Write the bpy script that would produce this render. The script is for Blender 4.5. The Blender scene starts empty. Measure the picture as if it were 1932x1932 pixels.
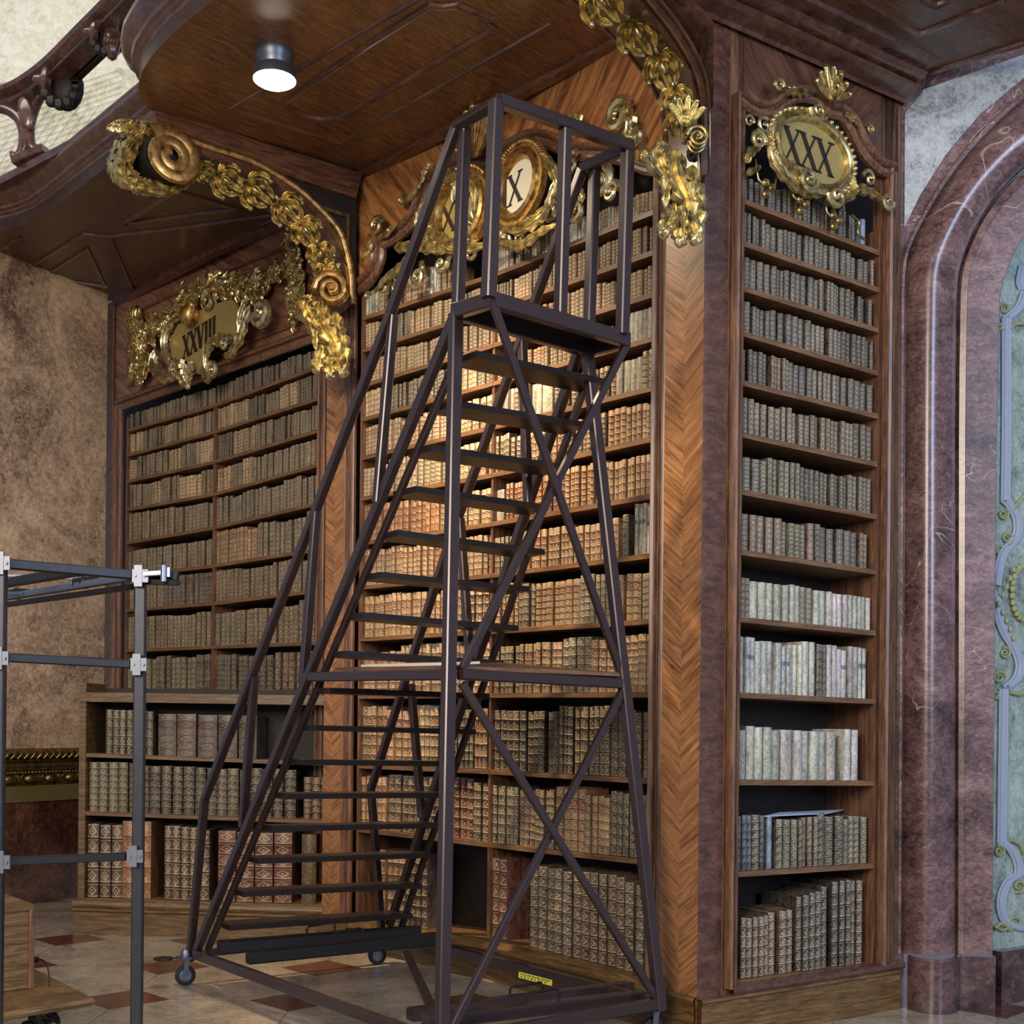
import bpy, math, random
from mathutils import Vector as V, Matrix
R = random.Random(7)
sc = bpy.context.scene
col = sc.collection
PI = math.pi
# ---------------------------------------------------------------- camera
FPX, CX, CY, ROLL, HC = 2350.0, 966.0, 1365.0, 0.010, 1.6
CAM = V((0, 0, HC))
AR, AU, AF = V((1, 0, ROLL)).normalized(), V((-ROLL, 0, 1)).normalized(), V((0, 1, 0))
cd = bpy.data.cameras.new('camera'); cam = bpy.data.objects.new('camera', cd); col.objects.link(cam)
cd.sensor_fit = 'HORIZONTAL'; cd.sensor_width = 36; cd.lens = FPX / 1932 * 36
cd.shift_y = (CY - 966) / 1932; cd.clip_end = 60
cam.matrix_world = Matrix(((AR.x, AU.x, -AF.x, 0), (AR.y, AU.y, -AF.y, 0), (AR.z, AU.z, -AF.z, HC), (0, 0, 0, 1)))
sc.camera = cam
# ---------------------------------------------------------------- light and exposure
sc.view_settings.view_transform = 'Standard'; sc.view_settings.look = 'None'
sc.view_settings.gamma = 1; sc.view_settings.use_curve_mapping = False
sc.view_settings.exposure = 0.55
w = bpy.data.worlds.new('world'); sc.world = w; w.use_nodes = True
bg = w.node_tree.nodes['Background']; bg.inputs[0].default_value = (0.60, 0.66, 0.85, 1); bg.inputs[1].default_value = 0.26
def area(name, loc, target, sx, sy, power, colour):
    l = bpy.data.lights.new(name, 'AREA'); l.shape = 'RECTANGLE'; l.size = sx; l.size_y = sy
    l.energy = power; l.color = colour
    o = bpy.data.objects.new(name, l); col.objects.link(o); o.location = loc
    o.rotation_euler = (V(target) - V(loc)).to_track_quat('-Z', 'Y').to_euler(); o['kind'] = 'helper'
    return o
# daylight of the tall windows behind and to the right of the viewer
area('window_light_right', (6.0, -1.5, 5.0), (1.0, 6.5, 2.0), 3.0, 5.0, 470, (0.58, 0.72, 1.0))
area('window_light_rear', (-3.5, -3.0, 5.0), (-0.5, 8, 2.6), 4.0, 4.0, 620, (1.0, 0.86, 0.70))
area('gallery_fill_light', (-4.5, 8.0, 8.6), (-6, 13, 7.0), 3.0, 2.0, 80, (1.0, 0.96, 0.86))  # area light added up in the gallery to brighten its wall
# ---------------------------------------------------------------- pixel helpers
def ray(u, v): return AR * ((u - CX) / FPX) + AU * (-(v - CY) / FPX) + AF
def P(u, v, d): r = ray(u, v); return CAM + r * (d / r.y)
def onz(u, v, z): r = ray(u, v); return CAM + r * ((z - HC) / r.z)
class Pl:
    """vertical wall plane through two ground points (pixel column, distance)"""
    def __init__(s, x0, d0, x1, d1):
        s.a = V(((x0 - CX) / FPX * d0, d0, 0)); s.b = V(((x1 - CX) / FPX * d1, d1, 0))
        s.ux = (s.b - s.a).normalized(); s.n = V((s.ux.y, -s.ux.x, 0)); s.uz = V((0, 0, 1))
    def at(s, u, v, off=0.0):
        r = ray(u, v); o = s.a + s.n * off
        return CAM + r * ((o - CAM).dot(s.n) / r.dot(s.n))
    def sz(s, u, v, off=0.0):
        p = s.at(u, v, off); return ((p - s.a).dot(s.ux), p.z)
    def pt(s, a, z, off=0.0): return s.a + s.ux * a + s.uz * z + s.n * off
class Pz:
    """general plane through three points"""
    def __init__(s, a, b, c):
        s.a = a; s.n = (b - a).cross(c - a).normalized()
        if s.n.z > 0: s.n = -s.n
    def at(s, u, v, off=0.0):
        r = ray(u, v); o = s.a + s.n * off
        return CAM + r * ((o - CAM).dot(s.n) / r.dot(s.n))
def interp(path, x):
    for (x0, y0), (x1, y1) in zip(path, path[1:]):
        if x0 <= x <= x1 or (x0 >= x >= x1): return y0 + (y1 - y0) * (x - x0) / ((x1 - x0) or 1)
    return path[0][1] if abs(x - path[0][0]) < abs(x - path[-1][0]) else path[-1][1]
def smooth(pts, k=6):
    out = []
    n = len(pts)
    for i in range(n - 1):
        p0, p1, p2, p3 = pts[max(i - 1, 0)], pts[i], pts[i + 1], pts[min(i + 2, n - 1)]
        for j in range(k):
            t = j / k
            out.append(tuple(0.5 * ((2 * b) + (-a + c) * t + (2 * a - 5 * b + 4 * c - d) * t * t + (-a + 3 * b - 3 * c + d) * t ** 3) for a, b, c, d in zip(p0, p1, p2, p3)))
    out.append(tuple(pts[-1])); return out
# ---------------------------------------------------------------- mesh builder
class MB:
    def __init__(s): s.v = []; s.f = []; s.uv = {}; s.c = {}
    def add(s, vs, fs, uvs=None):
        b = len(s.v); s.v += [V(p) for p in vs]
        for i, f in enumerate(fs):
            if uvs: s.uv[len(s.f)] = uvs[i]
            s.f.append(tuple(b + k for k in f))
        return b
    def quad(s, a, b, c, d, uv=None): s.add([a, b, c, d], [(0, 1, 2, 3)], [uv] if uv else None)
    def poly(s, pts): s.add(pts, [tuple(range(len(pts)))])
    def slab(s, pts, n):
        k = len(pts); q = [V(p) + n for p in pts]
        s.add(list(pts) + q, [tuple(range(k))[::-1], tuple(range(k, 2 * k))] + [(i, (i + 1) % k, k + (i + 1) % k, k + i) for i in range(k)])
    def box(s, o, x, y, z):
        s.add([o, o + x, o + x + y, o + y, o + z, o + x + z, o + x + y + z, o + y + z],
              [(3, 2, 1, 0), (4, 5, 6, 7), (0, 1, 5, 4), (1, 2, 6, 5), (2, 3, 7, 6), (3, 0, 4, 7)])
    def bar(s, a, b, w, h, ref=(0, 0, 1), bev=0.0):
        t = (b - a).normalized(); x = t.cross(V(ref)).normalized(); y = x.cross(t)
        if bev <= 0: bev = min(w, h) * 0.12
        pr = []
        for sx, sy, order in ((1, 1, 0), (-1, 1, 1), (-1, -1, 0), (1, -1, 1)):
            c1 = (sx * (w / 2 - bev), sy * h / 2); c2 = (sx * w / 2, sy * (h / 2 - bev))
            pr += [c2, c1] if order == 0 else [c1, c2]
        k = len(pr); vs = [p + x * i + y * j for p in (a, b) for i, j in pr]
        s.add(vs, [tuple(range(k))[::-1], tuple(range(k, 2 * k))] + [(i, (i + 1) % k, k + (i + 1) % k, k + i) for i in range(k)])
    def tube(s, path, r, k=8, ref=None, cap=True, flat=1.0):
        n = len(path); path = [V(p) for p in path]; rr = r if callable(r) else (lambda t: r)
        rings = []; px = None
        for i, p in enumerate(path):
            t = (path[min(i + 1, n - 1)] - path[max(i - 1, 0)]).normalized()
            if px is None:
                q = V(ref) if ref is not None else (V((0, 0, 1)) if abs(t.z) < 0.9 else V((1, 0, 0)))
                px = t.cross(q).normalized()
            else: px = (px - t * px.dot(t)).normalized()
            py = px.cross(t); q = rr(i / max(n - 1, 1))
            rings.append([p + px * (q * math.cos(2 * PI * j / k)) + py * (q * flat * math.sin(2 * PI * j / k)) for j in range(k)])
        vs = [p for g in rings for p in g]
        fs = [(i * k + j, i * k + (j + 1) % k, (i + 1) * k + (j + 1) % k, (i + 1) * k + j) for i in range(n - 1) for j in range(k)]
        if cap: fs += [tuple(range(k))[::-1], tuple((n - 1) * k + j for j in range(k))]
        s.add(vs, fs)
    def sweep(s, path, N, prof, closed=False, cap=True, side=1):
        """profile (a lateral, b along N) swept with mitres along a path lying in a plane of normal N"""
        path = [V(p) for p in path]; n = len(path); k = len(prof); vs = []
        for i, p in enumerate(path):
            a = path[i - 1] if (i > 0 or closed) else None; b = path[(i + 1) % n] if (i < n - 1 or closed) else None
            nn = N[i] if isinstance(N, list) else N
            t1 = (p - a).normalized() if a is not None else (b - p).normalized(); t2 = (b - p).normalized() if b is not None else t1
            l1 = nn.cross(t1).normalized(); l2 = nn.cross(t2).normalized(); l = (l1 + l2)
            l = l.normalized() if l.length > 1e-6 else l1
            m = 1 / max(l.dot(l1), 0.45)
            vs += [p + l * (pa * m * side) + nn * pb for pa, pb in prof]
        m = n if closed else n - 1
        fs = [(i * k + j, i * k + j + 1, ((i + 1) % n) * k + j + 1, ((i + 1) % n) * k + j) for i in range(m) for j in range(k - 1)]
        if cap and not closed: fs += [tuple(range(k)), tuple((n - 1) * k + j for j in range(k))[::-1]]
        s.add(vs, fs)
    def grid(s, rows, uvrows=None, closed=False):
        k = len(rows[0]); vs = [p for r in rows for p in r]; fs = []; uvs = []
        for i in range(len(rows) - 1):
            for j in range(k if closed else k - 1):
                j2 = (j + 1) % k
                fs.append((i * k + j, i * k + j2, (i + 1) * k + j2, (i + 1) * k + j))
                if uvrows: uvs.append([uvrows[i][j], uvrows[i][j2], uvrows[i + 1][j2], uvrows[i + 1][j]])
        s.add(vs, fs, uvs if uvrows else None)
    def lathe(s, o, axis, prof, k=20):
        ax = V(axis).normalized(); x = ax.cross(V((0.3, 0.9, 0.1))).normalized(); y = ax.cross(x)
        s.grid([[o + ax * h + (x * math.cos(2 * PI * j / k) + y * math.sin(2 * PI * j / k)) * max(r, 1e-4) for j in range(k)] for r, h in prof], closed=True)
    def blob(s, c, x, y, z, k=8, m=5):
        s.grid([[c + z * math.cos(PI * i / m) + (x * math.cos(2 * PI * j / k) + y * math.sin(2 * PI * j / k)) * max(math.sin(PI * i / m), 1e-3) for j in range(k)] for i in range(m + 1)], closed=True)
def link(name, mb, mat, base=V((0, 0, 0)), parent=None, sharp=38):
    me = bpy.data.meshes.new(name); me.from_pydata([tuple(p - base) for p in mb.v], [], mb.f)
    if mb.uv:
        uvl = me.uv_layers.new(name='UVMap'); flat = []
        for i, f in enumerate(mb.f):
            u = mb.uv.get(i)
            for j in range(len(f)): flat += (u[j] if u else (-1.0, -1.0))
        uvl.data.foreach_set('uv', flat)
    if mb.c:
        for an in ('bcol', 'bsty'):
            at = me.color_attributes.new(name=an, type='FLOAT_COLOR', domain='POINT'); buf = [0.0] * (4 * len(mb.v))
            for (a, b), val in mb.c.items():
                x = val[0 if an == 'bcol' else 1]; buf[4 * a:4 * b] = list(x) * (b - a)
            at.data.foreach_set('color', buf)
    me.materials.append(mat); me.polygons.foreach_set('use_smooth', [True] * len(me.polygons))
    me.update(); me.set_sharp_from_angle(angle=math.radians(sharp))
    o = bpy.data.objects.new(name, me); col.objects.link(o)
    if parent: o.parent = parent
    return o
class Thing:
    def __init__(s, name, label, cat, group=None): s.n, s.l, s.cat, s.g, s.parts = name, label, cat, group, []
    def part(s, name, mb, mat, parent=None, label=None, kind=None, sharp=38):
        s.parts.append([name, mb, mat, parent, label, kind, sharp]); return len(s.parts) - 1
    def done(s, base=None):
        if base is None:
            xs = [p for q in s.parts for p in q[1].v]
            base = V(((min(p.x for p in xs) + max(p.x for p in xs)) / 2, (min(p.y for p in xs) + max(p.y for p in xs)) / 2, min(p.z for p in xs)))
        e = bpy.data.objects.new(s.n, None); col.objects.link(e); e.location = base; e.empty_display_size = 0.1
        e['label'] = s.l; e['category'] = s.cat
        if s.g: e['group'] = s.g
        objs = []
        for nm, mb, mat, par, lab, kd, sh in s.parts:
            o = link(nm, mb, mat, base, objs[par] if par is not None else e, sh)
            if lab: o['label'] = lab
            if kd: o['kind'] = kd
            objs.append(o)
        return e
def struct(name, mb, mat, sharp=38): o = link(name, mb, mat, sharp=sharp); o['kind'] = 'structure'; return o
def single(name, mb, mat, label, cat, group=None, kind=None):
    xs = mb.v; base = V(((min(p.x for p in xs) + max(p.x for p in xs)) / 2, (min(p.y for p in xs) + max(p.y for p in xs)) / 2, min(p.z for p in xs)))
    o = link(name, mb, mat, base); o.location = base; o['label'] = label; o['category'] = cat
    if group: o['group'] = group
    if kind: o['kind'] = kind
    return o
# ---------------------------------------------------------------- materials
def C(r, g, b): return tuple((x / 255 / 12.92 if x / 255 < 0.04045 else ((x / 255 + 0.055) / 1.055) ** 2.4) for x in (r, g, b)) + (1,)
class NT:
    def __init__(s, name, rough=0.5, metal=0.0, spec=None, coat=0.0):
        s.m = bpy.data.materials.new(name); s.m.use_nodes = True; s.t = s.m.node_tree; s.b = s.t.nodes['Principled BSDF']
        s.b.inputs['Roughness'].default_value = rough; s.b.inputs['Metallic'].default_value = metal
        if spec is not None: s.b.inputs['Specular IOR Level'].default_value = spec
        if coat: s.b.inputs['Coat Weight'].default_value = coat; s.b.inputs['Coat Roughness'].default_value = 0.25
    def n(s, ty, **kw):
        x = s.t.nodes.new(ty)
        for k, v in kw.items(): setattr(x, k, v)
        return x
    def set(s, sock, v):
        if isinstance(v, bpy.types.NodeSocket): s.t.links.new(v, sock)
        else: sock.default_value = v
    def math(s, op, a, b=0.0, c=None):
        x = s.n('ShaderNodeMath', operation=op); s.set(x.inputs[0], a); s.set(x.inputs[1], b)
        if c is not None: s.set(x.inputs[2], c)
        return x.outputs[0]
    def pos(s): return s.n('ShaderNodeNewGeometry').outputs['Position']
    def mapping(s, vec, scale=(1, 1, 1), rot=(0, 0, 0), loc=(0, 0, 0)):
        x = s.n('ShaderNodeMapping'); s.set(x.inputs[0], vec); x.inputs[1].default_value = loc; x.inputs[2].default_value = rot; x.inputs[3].default_value = scale
        return x.outputs[0]
    def noise(s, vec, scale, detail=6, rough=0.6, dist=0.0):
        x = s.n('ShaderNodeTexNoise'); s.set(x.inputs['Vector'], vec); x.inputs['Scale'].default_value = scale
        x.inputs['Detail'].default_value = detail; x.inputs['Roughness'].default_value = rough; x.inputs['Distortion'].default_value = dist
        return x.outputs['Fac']
    def ramp(s, fac, stops):
        x = s.n('ShaderNodeValToRGB'); s.set(x.inputs[0], fac); e = x.color_ramp.elements
        while len(e) < len(stops): e.new(0.5)
        for k, (p, c) in enumerate(stops): e[k].position = p; e[k].color = c
        return x.outputs[0]
    def mix(s, fac, a, b, mode='MIX'):
        x = s.n('ShaderNodeMix', data_type='RGBA', blend_type=mode); s.set(x.inputs[0], fac); s.set(x.inputs[6], a); s.set(x.inputs[7], b); return x.outputs[2]
    def bump(s, h, strength=0.3, dist=0.01):
        x = s.n('ShaderNodeBump'); s.set(x.inputs['Height'], h); x.inputs['Strength'].default_value = strength; x.inputs['Distance'].default_value = dist
        s.t.links.new(x.outputs[0], s.b.inputs['Normal'])
    def col(s, c): s.set(s.b.inputs['Base Color'], c)
def wood(name, dark, mid, light, scale=(1, 1, 1), rot=0.0, rough=0.38, coat=0.3, fig=1.0, zrot=None):
    """veneered walnut: long grain stretched along the axis with the smallest scale"""
    t = NT(name, rough, coat=coat); p = t.pos()
    q = t.mapping(t.mapping(p, rot=(0, 0, rot)), scale=scale)
    g = t.noise(q, 5.0, 8, 0.65, 0.6 * fig); f = t.noise(q, 24.0, 4, 0.6, 0.2); big = t.noise(p, 1.6, 3, 0.5)
    c = t.ramp(t.math('ADD', t.math('MULTIPLY', g, 0.72), t.math('MULTIPLY', f, 0.28)), [(0.30, dark), (0.48, mid), (0.68, light)])
    c = t.mix(t.math('MULTIPLY', big, 0.8), c, t.mix(0.5, c, dark), 'MIX')
    t.col(c); t.bump(f, 0.10, 0.004); return t.m
W_H = wood('walnut_horizontal', C(38, 20, 12), C(96, 60, 40), C(146, 100, 70), (1, 1, 9))
W_V = wood('walnut_upright', C(42, 26, 18), C(106, 72, 52), C(154, 112, 84), (9, 9, 0.8))
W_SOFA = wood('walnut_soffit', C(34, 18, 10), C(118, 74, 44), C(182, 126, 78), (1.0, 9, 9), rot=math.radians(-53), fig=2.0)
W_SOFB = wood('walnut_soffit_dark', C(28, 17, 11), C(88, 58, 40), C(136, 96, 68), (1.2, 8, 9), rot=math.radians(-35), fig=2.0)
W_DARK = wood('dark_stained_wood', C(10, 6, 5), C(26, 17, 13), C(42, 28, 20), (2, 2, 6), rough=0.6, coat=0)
W_SHELF = wood('shelf_board_wood', C(62, 40, 24), C(112, 80, 52), C(150, 112, 76), (1, 1, 12), rough=0.5, coat=0.1)
W_PLINTH = wood('plinth_wood', C(38, 25, 11), C(98, 72, 38), C(150, 116, 68), (1, 1, 12), rough=0.45)
W_BALC = wood('balcony_walnut', C(36, 20, 15), C(84, 54, 44), C(120, 84, 70), (2, 2, 4), rough=0.22, coat=0.6)
def uvwood(name, ang, cols, sc=7.0, chevron=False, rough=0.4):
    t = NT(name, rough, coat=0.25); uv = t.n('ShaderNodeUVMap').outputs[0]
    sp = t.n('ShaderNodeSeparateXYZ'); t.set(sp.inputs[0], uv); u, v = sp.outputs[0], sp.outputs[1]
    if chevron:
        au = t.math('ABSOLUTE', u); d = t.math('ADD', v, t.math('MULTIPLY', au, ang))
        cb = t.n('ShaderNodeCombineXYZ'); t.set(cb.inputs[0], t.math('MULTIPLY', d, 9.0)); t.set(cb.inputs[1], t.math('MULTIPLY', t.math('SUBTRACT', v, t.math('MULTIPLY', au, ang)), 0.8)); t.set(cb.inputs[2], t.math('MULTIPLY', t.math('SIGN', u), 3.0))
        q = cb.outputs[0]
    else: q = t.mapping(t.mapping(uv, rot=(0, 0, ang)), scale=(1.0, 8.0, 1))
    g = t.noise(q, sc * 0.55, 8, 0.62, 0.9); f = t.noise(q, sc * 4, 4, 0.6)
    c = t.ramp(t.math('ADD', t.math('MULTIPLY', g, 0.75), t.math('MULTIPLY', f, 0.25)), [(0.32, cols[0]), (0.47, cols[1]), (0.66, cols[2])])
    if chevron:
        st = t.math('FRACT', t.math('MULTIPLY', t.math('ADD', v, t.math('MULTIPLY', t.math('ABSOLUTE', u), ang)), 9.0))
        c = t.mix(t.math('MULTIPLY', t.math('GREATER_THAN', st, 0.93), 0.45), c, cols[0])
    t.col(c); t.bump(f, 0.08, 0.004); return t.m
W_CHEV = uvwood('herringbone_veneer', -0.75, (C(58, 34, 18), C(134, 90, 52), C(176, 126, 82)), 6, True)
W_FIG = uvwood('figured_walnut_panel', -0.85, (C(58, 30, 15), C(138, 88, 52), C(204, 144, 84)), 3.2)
W_FIGSH = uvwood('shaded_figured_walnut', -0.85, (C(30, 18, 12), C(78, 50, 36), C(118, 80, 58)), 3.2)  # same walnut, with the shade over the right bay put into its colour
W_FIGL = uvwood('figured_walnut_frieze', 0.5, (C(58, 34, 24), C(118, 78, 60), C(160, 114, 88)), 4)
def gold(name, base, rough=0.32):
    t = NT(name, rough, 0.92); p = t.pos(); n1 = t.noise(p, 26, 5, 0.6); n2 = t.noise(p, 90, 3, 0.6)
    c = t.ramp(n1, [(0.33, tuple(x * 0.34 for x in base[:3]) + (1,)), (0.52, base), (0.75, tuple(min(1, x * 1.35 + 0.04) for x in base[:3]) + (1,))])
    t.col(c); t.bump(n2, 0.12, 0.004); return t.m
GOLD = gold('gilded_wood', C(206, 188, 136)); GOLDW = gold('pale_gilding', C(216, 202, 158), 0.3); GOLDO = gold('old_orange_gilding', C(190, 152, 92), 0.36)
GOLDD = gold('darkened_gilding', C(150, 128, 80), 0.4)
def plain(name, c, rough=0.5, metal=0.0, nz=0.15, scale=8, spec=None, coat=0):
    t = NT(name, rough, metal, spec, coat); f = t.noise(t.pos(), scale, 5, 0.6)
    t.col(t.mix(f, tuple(max(0, x * (1 - nz)) for x in c[:3]) + (1,), tuple(min(1, x * (1 + nz)) for x in c[:3]) + (1,))); return t.m
PLAQ = plain('gilded_plaque', C(172, 152, 94), 0.4, 0.4, 0.25, 14); PLAQW = plain('pale_plaque', C(222, 216, 192), 0.35, 0.1, 0.1, 10)
INK = plain('black_paint', C(26, 18, 14), 0.6)
STEEL = plain('brown_painted_steel', C(60, 47, 48), 0.28, 0.4, 0.25, 20, coat=0.5)
TREAD = None
BLACKST = plain('black_steel', C(30, 27, 28), 0.42, 0.3, 0.3, 25)
ALU = plain('aluminium', C(128, 138, 154), 0.35, 0.8, 0.1, 30); GREYST = plain('grey_steel_tube', C(58, 60, 66), 0.36, 0.6, 0.3, 25)
RUBBER = plain('black_rubber', C(26, 26, 28), 0.7); CHROME = plain('galvanised_metal', C(112, 118, 130), 0.42, 0.85, 0.2)
WHITE = plain('white_card', C(214, 208, 192), 0.7, 0, 0.06); BLUEW = plain('pale_blue_card', C(176, 192, 214), 0.6, 0, 0.05)
PAGE = plain('old_paper', C(120, 98, 72), 0.8, 0, 0.3, 60)
YEL = plain('yellow_label', C(206, 200, 62), 0.5, 0, 0.1)
def tread_mat():
    t = NT('chequer_plate', 0.38, 0.5); p = t.pos(); q = t.mapping(p, rot=(0, 0, math.radians(-37)))
    sp = t.n('ShaderNodeSeparateXYZ'); t.set(sp.inputs[0], q); x, y = sp.outputs[0], sp.outputs[1]
    a = t.math('SINE', t.math('MULTIPLY', t.math('ADD', x, y), 330.0)); b = t.math('SINE', t.math('MULTIPLY', t.math('SUBTRACT', x, y), 330.0))
    k = t.math('GREATER_THAN', t.math('SINE', t.math('MULTIPLY', x, 120.0)), 0.0); h = t.math('MULTIPLY_ADD', t.math('SUBTRACT', a, b), k, b)
    nz = t.n('ShaderNodeSeparateXYZ'); t.set(nz.inputs[0], t.n('ShaderNodeNewGeometry').outputs['Normal']); h = t.math('MULTIPLY', h, t.math('GREATER_THAN', nz.outputs[2], .5))
    t.col(t.mix(t.math('MULTIPLY_ADD', h, 0.5, 0.3), C(24, 20, 19), C(66, 54, 48))); t.bump(h, 0.4, 0.004); return t.m
TREAD = tread_mat()
def marble(name, c0, c1, c2, scale=3.0, vein=None, rough=0.25, vs=0.6, coat=0.3, stretch=(1, 1, 1), fine=18):
    t = NT(name, rough, coat=coat); p = t.mapping(t.pos(), scale=stretch)
    a = t.noise(p, scale, 8, 0.7, 0.8); b = t.noise(p, fine, 6, 0.75, 1.0)
    c = t.ramp(t.math('ADD', t.math('MULTIPLY', a, 0.5), t.math('MULTIPLY', b, 0.5)), [(0.39, c0), (0.5, c1), (0.60, c2)])
    if vein:
        n = t.noise(p, vs, 5, 0.55, 0.6); d = t.math('ABSOLUTE', t.math('SUBTRACT', n, 0.5)); m = t.math('LESS_THAN', d, 0.0008)
        c = t.mix(t.math('MULTIPLY', m, 0.42), c, vein)
    t.col(c); t.bump(b, 0.08, 0.003); return t.m
M_WALL = marble('brown_marbled_stucco', C(96, 76, 62), C(172, 144, 118), C(212, 184, 152), 1.3, C(190, 160, 120), 0.45, 0.35, 0.1, (1, 1, 1), 22)
M_RED = marble('red_brown_marble', C(38, 22, 18), C(78, 50, 40), C(112, 76, 60), 2.0, C(170, 120, 90), 0.3)
M_BEIGE = plain('ochre_stone_band', C(104, 92, 58), 0.4, 0, 0.2, 5)
M_ROSE = marble('rose_marble', C(46, 32, 33), C(100, 74, 72), C(138, 110, 108), 2.2, C(206, 190, 176), 0.3, 0.5, 0.5, (1, 1, 1.6), 26)
M_ROSED = marble('dark_rose_marble', C(34, 24, 25), C(70, 50, 50), C(104, 80, 78), 2.2, C(190, 170, 150), 0.2, 0.8, 0.6, (1, 1, 1.2), 16)
M_PALE = marble('pale_speckled_stucco', C(92, 96, 98), C(156, 160, 160), C(182, 186, 184), 5, None, 0.5, 1, 0.0, (1, 1, 1), 45)
M_GREEN = marble('sage_painted_stucco', C(96, 112, 102), C(142, 156, 144), C(170, 182, 170), 4, None, 0.7, 1, 0.0, (1, 1, 1), 30)
M_BLUE = plain('grey_blue_stucco', C(150, 158, 172), 0.6, 0, 0.12, 30); M_OLIVE = plain('olive_stucco', C(140, 144, 104), 0.6, 0, 0.2, 30)
M_CREAM = marble('cream_plaster', C(170, 166, 136), C(214, 210, 186), C(232, 230, 214), 1.0, None, 0.7, 1, 0, (1, 1, 1), 12)
def floor_mat():
    t = NT('marble_tile_floor', 0.22, coat=0.3); p = t.pos()
    q = t.mapping(p, loc=(2.21, -7.13, 0), rot=(0, 0, 0)); sp = t.n('ShaderNodeSeparateXYZ'); t.set(sp.inputs[0], q)
    fx = t.math('SUBTRACT', t.math('FRACT', t.math('ADD', t.math('DIVIDE', sp.outputs[0], 0.99), 0.5)), 0.5)
    fy = t.math('SUBTRACT', t.math('FRACT', t.math('ADD', t.math('DIVIDE', sp.outputs[1], 0.96), 0.5)), 0.5)
    ax, ay = t.math('ABSOLUTE', fx), t.math('ABSOLUTE', fy); dm = t.math('ADD', ax, ay)
    red = t.math('LESS_THAN', dm, 0.27)
    joint = t.math('MAXIMUM', t.math('LESS_THAN', t.math('MINIMUM', ax, ay), 0.004), t.math('LESS_THAN', t.math('ABSOLUTE', t.math('SUBTRACT', dm, 0.27)), 0.005))
    a = t.noise(p, 3, 8, 0.7, 0.6); b = t.noise(t.mapping(p, scale=(1, 2.5, 1)), 22, 7, 0.8, 1.2)
    ab = t.math('ADD', t.math('MULTIPLY', a, 0.4), t.math('MULTIPLY', b, 0.6))
    cb = t.ramp(ab, [(0.36, C(74, 66, 58)), (0.5, C(156, 143, 124)), (0.64, C(196, 184, 164))])
    cr = t.ramp(ab, [(0.36, C(48, 26, 19)), (0.5, C(92, 54, 40)), (0.64, C(128, 78, 58))])
    c = t.mix(red, cb, cr); c = t.mix(t.math('MULTIPLY', joint, 0.6), c, C(50, 42, 36)); t.col(c); t.bump(b, 0.06, 0.003); return t.m
M_FLOOR = floor_mat()
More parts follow.
